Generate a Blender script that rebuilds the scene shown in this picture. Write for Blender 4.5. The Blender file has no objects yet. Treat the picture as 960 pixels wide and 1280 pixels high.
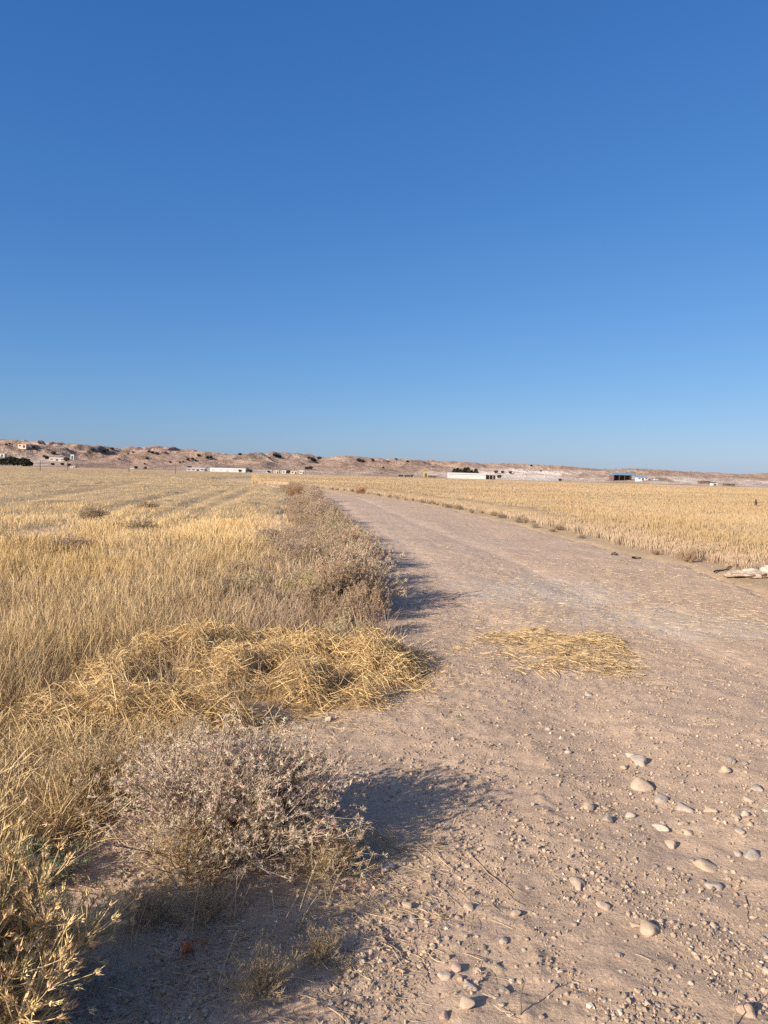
import bpy, math, numpy as np
from mathutils import Matrix, Vector
rng = np.random.default_rng(7)
R = math.radians
HAZE = 0      # tried at .0002: the photographed hills stay clear and dark in their hollows, so the air is left empty
scene = bpy.context.scene
COL = scene.collection

# ------------------------------------------------------------------ camera
CAMH, FPX = 1.55, 924.0
PITCH, ROLL = math.atan(47 / FPX), R(1.6)
fw = np.array([0, math.cos(PITCH), -math.sin(PITCH)])
r0 = np.array([1.0, 0, 0]); u0 = np.cross(r0, fw)
rt = math.cos(ROLL) * r0 + math.sin(ROLL) * u0
up = -math.sin(ROLL) * r0 + math.cos(ROLL) * u0
cam = bpy.data.cameras.new('camera')
cam.sensor_fit = 'VERTICAL'; cam.sensor_height = 36; cam.lens = FPX / 1280 * 36
cam.clip_start = 0.05; cam.clip_end = 8000
co = bpy.data.objects.new('camera', cam); COL.objects.link(co)
m = Matrix.Identity(4)
for i in range(3):
    m[i][0], m[i][1], m[i][2] = rt[i], up[i], -fw[i]
m[2][3] = CAMH
co.matrix_world = m
scene.camera = co

def ray(px, py):
    return fw + (px - 480) / FPX * rt - (py - 640) / FPX * up
def pix(px, py, z=0.0):
    d = ray(px, py); t = (z - CAMH) / d[2]
    return np.array([d[0] * t, d[1] * t, z])
def at_depth(px, py, Y):
    d = ray(px, py); t = Y / d[1]
    return np.array([d[0] * t, Y, CAMH + d[2] * t])

# ------------------------------------------------------------------ noise
def vnoise(x, y, s=0):
    x = np.asarray(x, float); y = np.asarray(y, float)
    ix = np.floor(x).astype(np.int64); iy = np.floor(y).astype(np.int64)
    fx = x - ix; fy = y - iy
    fx = fx * fx * fx * (fx * (fx * 6 - 15) + 10); fy = fy * fy * fy * (fy * (fy * 6 - 15) + 10)
    def h(a, b):
        v = (a * 374761393 + b * 668265263 + s * 974634721) & 0xffffffff
        v = ((v ^ (v >> 13)) * 1274126177) & 0xffffffff
        v = ((v ^ (v >> 15)) * 2246822519) & 0xffffffff
        return ((v ^ (v >> 16)) & 0xffffff) / 0xffffff
    a = h(ix, iy); b = h(ix + 1, iy); c = h(ix, iy + 1); d = h(ix + 1, iy + 1)
    return (a + (b - a) * fx) * (1 - fy) + (c + (d - c) * fx) * fy
def fbm(x, y, s=0, o=4, g=0.5):
    t = 0; a = 1; n = 0
    for i in range(o):
        t = t + a * vnoise(x * 2 ** i + 13.7 * i, y * 2 ** i + 7.1 * i, s + i); n += a; a *= g
    return t / n * 2 - 1
def sstep(a, b, x):
    t = np.clip((x - a) / (b - a), 0, 1); return t * t * (3 - 2 * t)

# ------------------------------------------------------------------ mesh helpers
def mesh_np(name, V, F, col=None, mat=None, smooth=False):
    me = bpy.data.meshes.new(name)
    V = np.asarray(V, np.float32).reshape(-1, 3)
    if not isinstance(F, list): F = [F]
    F = [np.asarray(f, np.int32) for f in F if len(f)]
    me.vertices.add(len(V)); me.vertices.foreach_set('co', V.ravel())
    tot = np.concatenate([np.full(len(f), f.shape[1], np.int32) for f in F])
    idx = np.concatenate([f.ravel() for f in F])
    st = np.concatenate([[0], np.cumsum(tot)[:-1]]).astype(np.int32)
    me.loops.add(len(idx)); me.loops.foreach_set('vertex_index', idx)
    me.polygons.add(len(tot)); me.polygons.foreach_set('loop_start', st)
    me.update(calc_edges=True); me.validate()
    me.polygons.foreach_set('use_smooth', np.full(len(me.polygons), smooth))
    if col is not None:
        c = np.ones((len(V), 4), np.float32); c[:, :3] = col
        a = me.attributes.new('col', 'FLOAT_COLOR', 'POINT'); a.data.foreach_set('color', c.ravel())
    if mat: me.materials.append(mat)
    return me
def obj(name, me, parent=None, loc=None, rz=0, sc=None):
    o = bpy.data.objects.new(name, me); COL.objects.link(o)
    if parent: o.parent = parent
    if loc is not None: o.location = [float(v) for v in loc]
    if rz: o.rotation_euler = (0, 0, rz)
    if sc is not None: o.scale = sc if hasattr(sc, '__len__') else (sc, sc, sc)
    return o
def tag(o, label=None, cat=None, group=None, kind=None):
    if label: o['label'] = label
    if cat: o['category'] = cat
    if group: o['group'] = group
    if kind: o['kind'] = kind
    return o
def thing(name, label, cat, loc, rz=0, group=None, sc=None):
    return tag(obj(name, None, None, loc, rz, sc), label, cat, group)
def dup(root, loc, rz=0, sc=None, label=None, group=None):
    r = root.copy(); COL.objects.link(r)
    r.location = [float(v) for v in loc]; r.rotation_euler = (0, 0, rz)
    if sc is not None: r.scale = sc if hasattr(sc, '__len__') else (sc, sc, sc)
    if label: r['label'] = label
    if group: r['group'] = group
    for ch in list(root.children):
        c = ch.copy(); COL.objects.link(c); c.parent = r
    return r

def unit(v):
    return v / np.maximum(np.linalg.norm(v, axis=-1, keepdims=True), 1e-9)
def rand_dir(n):
    return unit(rng.normal(size=(n, 3)))
class Geo:
    """collects vertices, quads and triangles for one mesh"""
    def __init__(s): s.V = []; s.Q = []; s.T = []; s.C = []; s.n = 0
    def add(s, V, Q=None, T=None, C=None):
        V = np.asarray(V, float).reshape(-1, 3)
        s.V.append(V)
        if Q is not None and len(Q): s.Q.append(np.asarray(Q) + s.n)
        if T is not None and len(T): s.T.append(np.asarray(T) + s.n)
        if C is not None: s.C.append(np.broadcast_to(C, (len(V), 3)))
        s.n += len(V)
    def ribbons(s, P, W, C, side=None):
        """P (N,K,3) W (N,K) C (N,3) or (N,K,3)"""
        N, K, _ = P.shape
        if N == 0: return
        if side is None: side = rand_dir(N)
        T = unit(P[:, -1] - P[:, 0])
        sd = unit(np.cross(T, side))[:, None, :] * W[..., None] * 0.5
        V = np.stack([P - sd, P + sd], 2).reshape(-1, 3)
        i = (np.arange(N)[:, None] * K + np.arange(K - 1)[None]) * 2
        i = i.ravel()
        Q = np.stack([i, i + 1, i + 3, i + 2], 1)
        C = np.asarray(C)
        if C.ndim == 2: C = np.repeat(C[:, None], K, 1)
        s.add(V, Q, None, np.repeat(C.reshape(-1, 3), 2, 0))
    def tubes(s, P, W, C, sides=4):
        N, K, _ = P.shape
        if N == 0: return
        T = unit(P[:, -1] - P[:, 0])
        a = unit(np.cross(T, np.where(np.abs(T[:, 2:3]) < .8, [[0, 0, 1.]], [[1., 0, 0]]))); b = np.cross(T, a)
        an = np.arange(sides) * 2 * math.pi / sides
        off = np.cos(an)[None, :, None] * a[:, None] + np.sin(an)[None, :, None] * b[:, None]
        V = P[:, :, None] + off[:, None] * W[:, :, None, None] * .5
        base = (np.arange(N)[:, None, None] * K + np.arange(K - 1)[None, :, None]) * sides
        j = np.arange(sides)[None, None]; j2 = (j + 1) % sides
        Q = np.stack([base + j, base + j2, base + sides + j2, base + sides + j], -1).reshape(-1, 4)
        C = np.asarray(C)
        if C.ndim == 2: C = np.repeat(C[:, None], K, 1)
        s.add(V, Q, None, np.repeat(C.reshape(-1, 3), sides, 0))
    def spikes(s, P, D, L, W, C):
        """thin triangles: base P, direction D, length L, width W"""
        n = len(P)
        sd = unit(np.cross(D, rand_dir(n))) * (np.asarray(W) * .5)[:, None]
        V = np.stack([P - sd, P + sd, P + D * np.asarray(L)[:, None]], 1).reshape(-1, 3)
        s.add(V, None, np.arange(n * 3).reshape(-1, 3), np.repeat(C, 3, 0))
    def box(s, x0, x1, y0, y1, z0, z1, C=(1, 1, 1)):
        V = [(x0, y0, z0), (x1, y0, z0), (x1, y1, z0), (x0, y1, z0), (x0, y0, z1), (x1, y0, z1), (x1, y1, z1), (x0, y1, z1)]
        s.add(V, [(0, 3, 2, 1), (4, 5, 6, 7), (0, 1, 5, 4), (1, 2, 6, 5), (2, 3, 7, 6), (3, 0, 4, 7)], None, C)
    def prism(s, prof, y0, y1, C=(1, 1, 1)):
        """profile in xz (4 points, ccw) extruded along y"""
        V = [(x, y0, z) for x, z in prof] + [(x, y1, z) for x, z in prof]
        n = len(prof)
        Q = [(i, (i + 1) % n, n + (i + 1) % n, n + i) for i in range(n)]
        if n == 4: Q += [(3, 2, 1, 0), (4, 5, 6, 7)]
        s.add(V, Q, [(0, 2, 1), (3, 4, 5)] if n == 3 else None, C)
    def mesh(s, name, mat, smooth=False):
        F = []
        if s.Q: F.append(np.concatenate(s.Q))
        if s.T: F.append(np.concatenate(s.T))
        return mesh_np(name, np.concatenate(s.V), F, np.concatenate(s.C) if s.C else None, mat, smooth)

def jit(c, n, amt=.18, hue=.05):
    c = np.asarray(c, float)
    v = 1 + amt * rng.normal(size=(n, 1))
    return np.clip(c * v * (1 + hue * rng.normal(size=(n, 3))), .01, .9)
def mixc(a, b, t):
    return np.asarray(a)[None] * (1 - t[:, None]) + np.asarray(b)[None] * t[:, None]
def rot_to(heading, tilt):
    return np.stack([np.cos(heading) * np.sin(tilt), np.sin(heading) * np.sin(tilt), np.cos(tilt)], -1)
def curved(base, d, L, K, bend, bdir):
    """points of a bent strand; bend = sag at the tip as a share of the length along bdir"""
    t = np.linspace(0, 1, K)[None, :, None]
    return base[:, None] + d[:, None] * (L[:, None, None] * t) + bdir[:, None] * (L * bend)[:, None, None] * t ** 2

# ------------------------------------------------------------------ materials
def new_mat(name):
    m = bpy.data.materials.new(name); m.use_nodes = True
    nt = m.node_tree; nt.nodes.clear()
    return m, nt
def N(nt, t, **kw):
    n = nt.nodes.new(t)
    for k, v in kw.items():
        if k.startswith('in_'):
            key = k[3:]; key = int(key) if key.isdigit() else key.replace('_', ' ')
            n.inputs[key].default_value = v
        else: setattr(n, k, v)
    return n
def veg_mat(name, trans=.28, rough=.62, spec=.25):
    m, nt = new_mat(name); L = nt.links
    a = N(nt, 'ShaderNodeAttribute', attribute_name='col')
    p = N(nt, 'ShaderNodeBsdfPrincipled'); p.inputs['Roughness'].default_value = rough
    p.inputs['Specular IOR Level'].default_value = spec
    t = N(nt, 'ShaderNodeBsdfTranslucent')
    mx = N(nt, 'ShaderNodeMixShader'); mx.inputs[0].default_value = trans
    o = N(nt, 'ShaderNodeOutputMaterial')
    L.new(a.outputs['Color'], p.inputs['Base Color']); L.new(a.outputs['Color'], t.inputs['Color'])
    L.new(p.outputs[0], mx.inputs[1]); L.new(t.outputs[0], mx.inputs[2]); L.new(mx.outputs[0], o.inputs[0])
    return m
M_STRAW = veg_mat('dry_straw', .15)
M_TWIG = veg_mat('dry_twig', .12, .75, .15)
M_LEAF = veg_mat('leaf', .15, .7, .15)

def soil_mat(name, attr=True, base=(.36, .25, .18), bump=1.0):
    m, nt = new_mat(name); L = nt.links
    geo = N(nt, 'ShaderNodeNewGeometry')
    pos = geo.outputs['Position']
    def noise(scale, detail=4, rough=.6):
        n = N(nt, 'ShaderNodeTexNoise'); n.inputs['Scale'].default_value = scale
        n.inputs['Detail'].default_value = detail; n.inputs['Roughness'].default_value = rough
        L.new(pos, n.inputs['Vector']); return n.outputs['Fac']
    def ramp(fac, lo, hi, c0, c1):
        r = N(nt, 'ShaderNodeValToRGB'); r.color_ramp.elements[0].position = lo; r.color_ramp.elements[1].position = hi
        r.color_ramp.elements[0].color = (*c0, 1); r.color_ramp.elements[1].color = (*c1, 1)
        L.new(fac, r.inputs[0]); return r.outputs[0]
    def mul(a, b, f=1.0, mode='MULTIPLY'):
        x = N(nt, 'ShaderNodeMix', data_type='RGBA', blend_type=mode); x.inputs[0].default_value = f
        L.new(a, x.inputs[6]); L.new(b, x.inputs[7]); return x.outputs[2]
    if attr:
        a = N(nt, 'ShaderNodeAttribute', attribute_name='col'); c = a.outputs['Color']
    else:
        rgb = N(nt, 'ShaderNodeRGB'); rgb.outputs[0].default_value = (*base, 1); c = rgb.outputs[0]
    c = mul(c, ramp(noise(.7, 5), .3, .7, (.88, .87, .86), (1.1, 1.09, 1.08)))
    c = mul(c, ramp(noise(9, 6, .7), .3, .72, (.8, .79, .79), (1.16, 1.15, 1.13)))
    c = mul(c, ramp(noise(120, 3, .7), .28, .75, (.74, .73, .72), (1.2, 1.2, 1.19)))
    v = N(nt, 'ShaderNodeTexVoronoi'); v.inputs['Scale'].default_value = 70; L.new(pos, v.inputs['Vector'])
    # pale and dark grit
    sep = N(nt, 'ShaderNodeSeparateColor'); L.new(v.outputs['Color'], sep.inputs[0])
    g = N(nt, 'ShaderNodeMath', operation='LESS_THAN'); L.new(v.outputs['Distance'], g.inputs[0]); g.inputs[1].default_value = .38
    g2 = N(nt, 'ShaderNodeMath', operation='GREATER_THAN'); L.new(sep.outputs[0], g2.inputs[0]); g2.inputs[1].default_value = .72
    g3 = N(nt, 'ShaderNodeMath', operation='MULTIPLY'); L.new(g.outputs[0], g3.inputs[0]); L.new(g2.outputs[0], g3.inputs[1])
    gc = ramp(sep.outputs[1], .2, .9, (.24, .18, .145), (.48, .38, .30))
    x = N(nt, 'ShaderNodeMix', data_type='RGBA'); L.new(g3.outputs[0], x.inputs[0]); L.new(c, x.inputs[6]); L.new(gc, x.inputs[7])
    c = x.outputs[2]
    p = N(nt, 'ShaderNodeBsdfPrincipled'); p.inputs['Roughness'].default_value = .95; p.inputs['Specular IOR Level'].default_value = .1
    L.new(c, p.inputs['Base Color'])
    s = N(nt, 'ShaderNodeMath', operation='ADD')
    nn = noise(55, 5, .75); L.new(nn, s.inputs[0])
    sm = N(nt, 'ShaderNodeMath', operation='MULTIPLY'); L.new(g3.outputs[0], sm.inputs[0]); sm.inputs[1].default_value = .35
    L.new(sm.outputs[0], s.inputs[1])
    b = N(nt, 'ShaderNodeBump'); b.inputs['Strength'].default_value = .6 * bump; b.inputs['Distance'].default_value = .016
    L.new(s.outputs[0], b.inputs['Height']); L.new(b.outputs[0], p.inputs['Normal'])
    o = N(nt, 'ShaderNodeOutputMaterial'); L.new(p.outputs[0], o.inputs[0])
    return m
M_TRACK = soil_mat('track_soil')
M_GROUND = soil_mat('field_soil')

def plain_mat(name, c, rough=.8, n_amt=.2, scale=6, spec=.2):
    m, nt = new_mat(name); L = nt.links
    tc = N(nt, 'ShaderNodeTexCoord')
    n = N(nt, 'ShaderNodeTexNoise'); n.inputs['Scale'].default_value = scale; n.inputs['Detail'].default_value = 5
    L.new(tc.outputs['Object'], n.inputs['Vector'])
    r = N(nt, 'ShaderNodeValToRGB'); r.color_ramp.elements[0].position = .3; r.color_ramp.elements[1].position = .7
    r.color_ramp.elements[0].color = (*[v * (1 - n_amt) for v in c], 1); r.color_ramp.elements[1].color = (*[min(.95, v * (1 + n_amt)) for v in c], 1)
    L.new(n.outputs['Fac'], r.inputs[0])
    p = N(nt, 'ShaderNodeBsdfPrincipled'); p.inputs['Roughness'].default_value = rough; p.inputs['Specular IOR Level'].default_value = spec
    L.new(r.outputs[0], p.inputs['Base Color'])
    o = N(nt, 'ShaderNodeOutputMaterial'); L.new(p.outputs[0], o.inputs[0])
    return m
def stone_mat(name, c):
    m, nt = new_mat(name); L = nt.links
    tc = N(nt, 'ShaderNodeTexCoord'); oi = N(nt, 'ShaderNodeObjectInfo')
    va = N(nt, 'ShaderNodeVectorMath', operation='ADD'); L.new(tc.outputs['Object'], va.inputs[0])
    cm = N(nt, 'ShaderNodeCombineXYZ'); mr = N(nt, 'ShaderNodeMath', operation='MULTIPLY'); mr.inputs[1].default_value = 50
    L.new(oi.outputs['Random'], mr.inputs[0]); L.new(mr.outputs[0], cm.inputs[0]); L.new(cm.outputs[0], va.inputs[1])
    n = N(nt, 'ShaderNodeTexNoise'); n.inputs['Scale'].default_value = 3.5; n.inputs['Detail'].default_value = 8; n.inputs['Roughness'].default_value = .65
    L.new(va.outputs[0], n.inputs['Vector'])
    r = N(nt, 'ShaderNodeValToRGB'); r.color_ramp.elements[0].position = .3; r.color_ramp.elements[1].position = .68
    r.color_ramp.elements[0].color = (*[v * .72 for v in c], 1); r.color_ramp.elements[1].color = (*[v * 1.2 for v in c], 1)
    L.new(n.outputs['Fac'], r.inputs[0])
    geo = N(nt, 'ShaderNodeNewGeometry'); 
    # dust caked on the lower flank
    sx = N(nt, 'ShaderNodeSeparateXYZ'); L.new(tc.outputs['Object'], sx.inputs[0])
    ma = N(nt, 'ShaderNodeMapRange'); ma.inputs[1].default_value = .35; ma.inputs[2].default_value = -.25; L.new(sx.outputs[2], ma.inputs[0])
    mm = N(nt, 'ShaderNodeMath', operation='MULTIPLY'); mm.inputs[1].default_value = .75; L.new(ma.outputs[0], mm.inputs[0])
    x = N(nt, 'ShaderNodeMix', data_type='RGBA'); x.inputs[7].default_value = (.46, .352, .265, 1)
    L.new(mm.outputs[0], x.inputs[0]); L.new(r.outputs[0], x.inputs[6])
    p = N(nt, 'ShaderNodeBsdfPrincipled'); p.inputs['Roughness'].default_value = .8; p.inputs['Specular IOR Level'].default_value = .25
    L.new(x.outputs[2], p.inputs['Base Color'])
    b = N(nt, 'ShaderNodeBump'); b.inputs['Strength'].default_value = .35; b.inputs['Distance'].default_value = .02
    n2 = N(nt, 'ShaderNodeTexNoise'); n2.inputs['Scale'].default_value = 14; n2.inputs['Detail'].default_value = 4; L.new(va.outputs[0], n2.inputs['Vector'])
    L.new(n2.outputs['Fac'], b.inputs['Height']); L.new(b.outputs[0], p.inputs['Normal'])
    o = N(nt, 'ShaderNodeOutputMaterial'); L.new(p.outputs[0], o.inputs[0])
    return m

# ------------------------------------------------------------------ ground and track
LY = np.array([-8, 2.6, 3.6, 4.4, 5.0, 5.6, 7.3, 9.8, 13.3, 18.2, 29, 42, 65, 84, 100, 130])
LX = np.array([-2.6, -2.4, -1.9, -.75, -.1, .15, -.05, -.15, -.45, -1.1, -2.5, -3.9, -8.2, -13.5, -19, -32])
RY = np.array([-8, 6, 10, 14, 16, 21.6, 29.5, 37.4, 49, 61, 76, 90, 130])
RX = np.array([5.6, 5.6, 5.5, 5.7, 5.2, 4.7, 3.8, 2.4, 0.2, -3.0, -8.0, -13.2, -27])
def ledge(y): return np.interp(y, LY, LX)
def redge(y): return np.interp(y, RY, RX)
def G(x, y):
    return .035 * fbm(np.asarray(x) / 3.1, np.asarray(y) / 3.1, 3, 2)
def inside(x, y):
    d = np.minimum(x - ledge(y), redge(y) - x)
    return d + .28 * fbm(x / .7, y / .7, 21, 3)
def micro(x, y):
    w = .016 * fbm(x / .55, y / .8, 5, 3) + .011 * fbm(x / .13, y / .13, 8, 3)
    rough = sstep(-.25, .35, fbm(x / .5, y / .8, 6, 3))
    near = sstep(11, 4.5, y)
    w = w + near * (.003 + .011 * rough) * np.maximum(0, fbm(x / .045, y / .045, 9, 2)) - near * .006 * rough * np.maximum(0, fbm(x / .06, y / .06, 11, 2) - .1)
    c = (x - (ledge(y) + 2.0)) / .55
    rut = -.02 * np.exp(-((x - (ledge(np.maximum(y, 6)) + 1.25)) / .28) ** 2) - .02 * np.exp(-((x - (ledge(np.maximum(y, 6)) + 2.95)) / .28) ** 2)
    return w + rut
def surf(x, y):
    d = inside(x, y); k = sstep(-.15, .25, d)
    return G(x, y) + k * (.012 + micro(x, y))

SOIL = np.array([.452, .338, .241])
def build_track():
    ys = np.exp(np.linspace(math.log(.8), math.log(125), 1120))
    s = np.linspace(0, 1, 640)
    Y = np.repeat(ys[:, None], len(s), 1)
    X = (ledge(ys) - .45)[:, None] + s[None] * (redge(ys) - ledge(ys) + .9)[:, None]
    d = inside(X, Y); k = sstep(-.2, .22, d)
    Z = G(X, Y) - .06 * (1 - k) + k * (.012 + micro(X, Y))
    V = np.stack([X, Y, Z], -1).reshape(-1, 3)
    n, mcol = Y.shape
    i = (np.arange(n - 1)[:, None] * mcol + np.arange(mcol - 1)[None]).ravel()
    Q = np.stack([i, i + 1, i + mcol + 1, i + mcol], 1)
    x, y = X.ravel(), Y.ravel()
    c = np.repeat(SOIL[None], len(x), 0)
    # orange tan shoulder on the field side, pale gravel swept to the middle, straw dust
    sh = sstep(3.6, 1.0, redge(y) - x + 1.1 * fbm(x / 1.3, y / 2.2, 31)) * sstep(5, 9, y)
    c = c * (1 - sh[:, None]) + np.array([.485, .345, .222]) * sh[:, None]
    e = ((x - 2.35 - .1 * (y - 10)) / 1.35) ** 2 + ((y - 10.3) / 1.5) ** 2 + .7 * fbm(x / .6, y / .6, 33)
    gp = sstep(1.2, .2, e) * .8
    c = c * (1 - gp[:, None]) + np.array([.50, .44, .37]) * gp[:, None]
    e = ((x - 3.3) / 1.6) ** 2 + ((y - 8.2) / 1.0) ** 2 + .9 * fbm(x / .5, y / .5, 35)
    gp = sstep(1.1, .2, e) * .6
    c = c * (1 - gp[:, None]) + np.array([.50, .44, .36]) * gp[:, None]
    st = sstep(.15, .6, fbm(x / 1.1, y / .9, 37, 5)) * sstep(5.5, 8, y) * sstep(26, 15, y) * sstep(1.2, 2.4, x - ledge(y)) * .55
    c = c * (1 - st[:, None]) + np.array([.50, .39, .24]) * st[:, None]
    pk = sstep(30, 12, np.abs(y - 30)) * .5
    c = c * (1 - pk[:, None]) + np.array([.46, .365, .295]) * pk[:, None]
    wt = sum(np.exp(-((x - ledge(np.maximum(y, 6)) - q + .12 * fbm(y / 2.5, y * 0 + q, 39)) / .2) ** 2) for q in (1.25, 2.95)) * .12 * sstep(3, 7, y)
    c = c * (1 + wt[:, None])
    o = obj('dirt_track', mesh_np('dirt_track', V, Q, c, M_TRACK, True))
    tag(o, 'pinkish beige dirt track strewn with gravel running to the hills', 'dirt track', kind='structure')
build_track()

STRAW_FAR = np.array([.45, .335, .205])
def build_ground():
    rr = np.exp(np.linspace(math.log(2.0), math.log(2000), 480)); ys = rr - 10
    u = np.sinh(np.linspace(-2.6, 2.6, 360)) / math.sinh(2.6) * 1.7
    Y = np.repeat(ys[:, None], len(u), 1); X = rr[:, None] * u[None]
    d = inside(X, Y)
    Z = G(X, Y) - .1 * sstep(-.25, .1, d) * (Y > .8) * (Y < 124)
    V = np.stack([X, Y, Z], -1).reshape(-1, 3)
    n, mc = Y.shape
    i = (np.arange(n - 1)[:, None] * mc + np.arange(mc - 1)[None]).ravel()
    Q = np.stack([i, i + 1, i + mc + 1, i + mc], 1)
    x, y = X.ravel(), Y.ravel()
    c = np.repeat(np.array([.40, .295, .20])[None], len(x), 0)
    f = sstep(18, 70, y) * .9 + .1
    right = sstep(-.5, .5, x - redge(np.clip(y, -8, 130)))
    f = np.maximum(f * 1.0, 0)
    f = np.maximum(f, .75 * right * (y > 6))
    sc = STRAW_FAR * (1 + .16 * fbm(x / 6, y / 14, 41, 5))[:, None] * (1 + .10 * fbm(x / 40, y / 25, 44, 3))[:, None]
    c = c * (1 - f[:, None]) + sc * f[:, None]
    far = sstep(540, 600, y + 40 * fbm(x / 60, y / 60, 47))
    c = c * (1 - far[:, None]) + np.array([.33, .24, .18]) * far[:, None]
    o = obj('ground', mesh_np('ground', V, Q, c, M_GROUND, True))
    tag(o, 'dry straw coloured plain reaching the foot of the hills', 'ground', kind='structure')
build_ground()

# ------------------------------------------------------------------ hills
SKX = np.array([-420, -300, -200, -90, 0, 60, 110, 150, 180, 197, 220, 250, 290, 330, 370, 388, 402, 420, 436, 460, 500, 530, 560, 600, 640, 690, 715, 745, 800, 830, 860, 900, 925, 960, 1040, 1150, 1300])
SKY = np.array([545, 541, 546, 543, 548, 551, 555, 559, 557, 556, 559, 562, 567, 564, 565, 567, 572, 569, 568, 571, 572, 574, 575, 578, 578, 580, 582, 585, 584, 586, 588, 590, 591.5, 589, 594, 592, 600])
HT = np.linspace(-.95, .95, 760)
HR = np.concatenate([np.linspace(590, 1150, 330), np.linspace(1156, 1700, 60)])
def build_hills():
    tx = (SKX - 480) / FPX
    el = (593 + .0279 * (SKX - 480) - SKY) / FPX
    S = np.interp(HT, tx, el)
    Rr = np.repeat(HR[:, None], len(HT), 1); T = np.repeat(HT[None], len(HR), 0)
    X = T * Rr; Y = Rr
    wx = X + 30 * fbm(X / 120, Y / 120, 51, 3); wy = Y + 30 * fbm(X / 120, Y / 120, 53, 3)
    rid = 1 - np.abs(fbm(wx / 110, wy / 130, 55, 2)) * 2.1
    rid2 = 1 - np.abs(fbm(wx / 38, wy / 50, 57, 3)) * 2.2
    env = sstep(600, 1010, Rr + 75 * fbm(X / 90, Y / 200, 59, 2)) ** 1.25
    env = env * (1 - .25 * sstep(1100, 1500, Rr))
    h = env * (.40 + .48 * rid + .24 * rid2) + .03 * sstep(600, 680, Rr) * fbm(X / 25, Y / 25, 61, 4)
    m = (h / Rr).max(0)
    k = S / m
    ker = np.exp(-np.linspace(-2, 2, 15) ** 2); ker /= ker.sum()
    k = np.convolve(np.pad(k, 7, 'edge'), ker, 'valid')
    Z = h * k[None] + .5 * sstep(640, 760, Rr) * fbm(X / 9, Y / 9, 63, 3)
    Z -= 1.2 * (1 - sstep(590, 612, Rr))
    return X, Y, Z, rid, rid2
HX, HY, HZ, HRID, HRID2 = build_hills()
def hill_z(x, y):
    t = x / y
    j = np.clip(np.interp(t, HT, np.arange(len(HT))), 0, len(HT) - 1.001); i = np.clip(np.interp(y, HR, np.arange(len(HR))), 0, len(HR) - 1.001)
    i0 = int(i); j0 = int(j); a = i - i0; b = j - j0
    return float((HZ[i0, j0] * (1 - b) + HZ[i0, j0 + 1] * b) * (1 - a) + (HZ[i0 + 1, j0] * (1 - b) + HZ[i0 + 1, j0 + 1] * b) * a)
def hill_hit(px, py):
    d = ray(px, py)
    for Y in np.arange(600, 1150, 2.0):
        t = Y / d[1]; x = d[0] * t; z = CAMH + d[2] * t
        if hill_z(x, Y) >= z: return np.array([x, Y, hill_z(x, Y)])
    return np.array([d[0] * 640 / d[1], 640, hill_z(d[0] * 640 / d[1], 640)])
def hills_object():
    V = np.stack([HX, HY, HZ], -1).reshape(-1, 3); n, mc = HX.shape
    i = (np.arange(n - 1)[:, None] * mc + np.arange(mc - 1)[None]).ravel()
    Q = np.stack([i, i + 1, i + mc + 1, i + mc], 1)
    x, y, z = V.T
    pxx = 480 + x / y * FPX
    c = np.repeat(np.array([.325, .232, .175])[None], len(x), 0)
    a = sstep(-.2, .5, fbm(x / 45, y / 70, 71, 4))
    c = c * (1 - .6 * a[:, None]) + .6 * np.array([.40, .305, .235]) * a[:, None]
    b = sstep(.1, .6, fbm(x / 20, z / 4, 73, 4)) * .5
    c = c * (1 - b[:, None]) + np.array([.25, .155, .115]) * b[:, None]
    # pale chalky spoil low on the slopes
    w = np.zeros(len(x))
    for (cx, wd, zz, amt) in ((35, 40, 14, .6), (260, 60, 4, .6), (350, 60, 4, .7), (445, 20, 8, .5), (570, 50, 8, .7), (645, 65, 15, 1.5), (715, 60, 8, .7), (850, 90, 10, .8), (940, 60, 9, .7)):
        w = np.maximum(w, amt * np.exp(-((pxx - cx) / wd) ** 2) * sstep(zz, zz * .45, z))
    w = w * sstep(-.25, .25, fbm(x / 16, y / 30, 75, 4) + .35 * w)
    w = np.clip(w, 0, 1)
    c = c * (1 - w[:, None]) + np.array([.62, .54, .47]) * w[:, None]
    sc = sstep(.25, .5, fbm(x / 14, y / 20, 77, 4)) * .5 * sstep(.4, .0, w)
    c = c * (1 - sc[:, None]) + np.array([.13, .10, .07]) * sc[:, None]
    me = mesh_np('hills', V, Q, c, M_HILL, True)
    tag(obj('hills', me), 'low bare eroded reddish brown hills along the horizon', 'hills', kind='structure')
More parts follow.
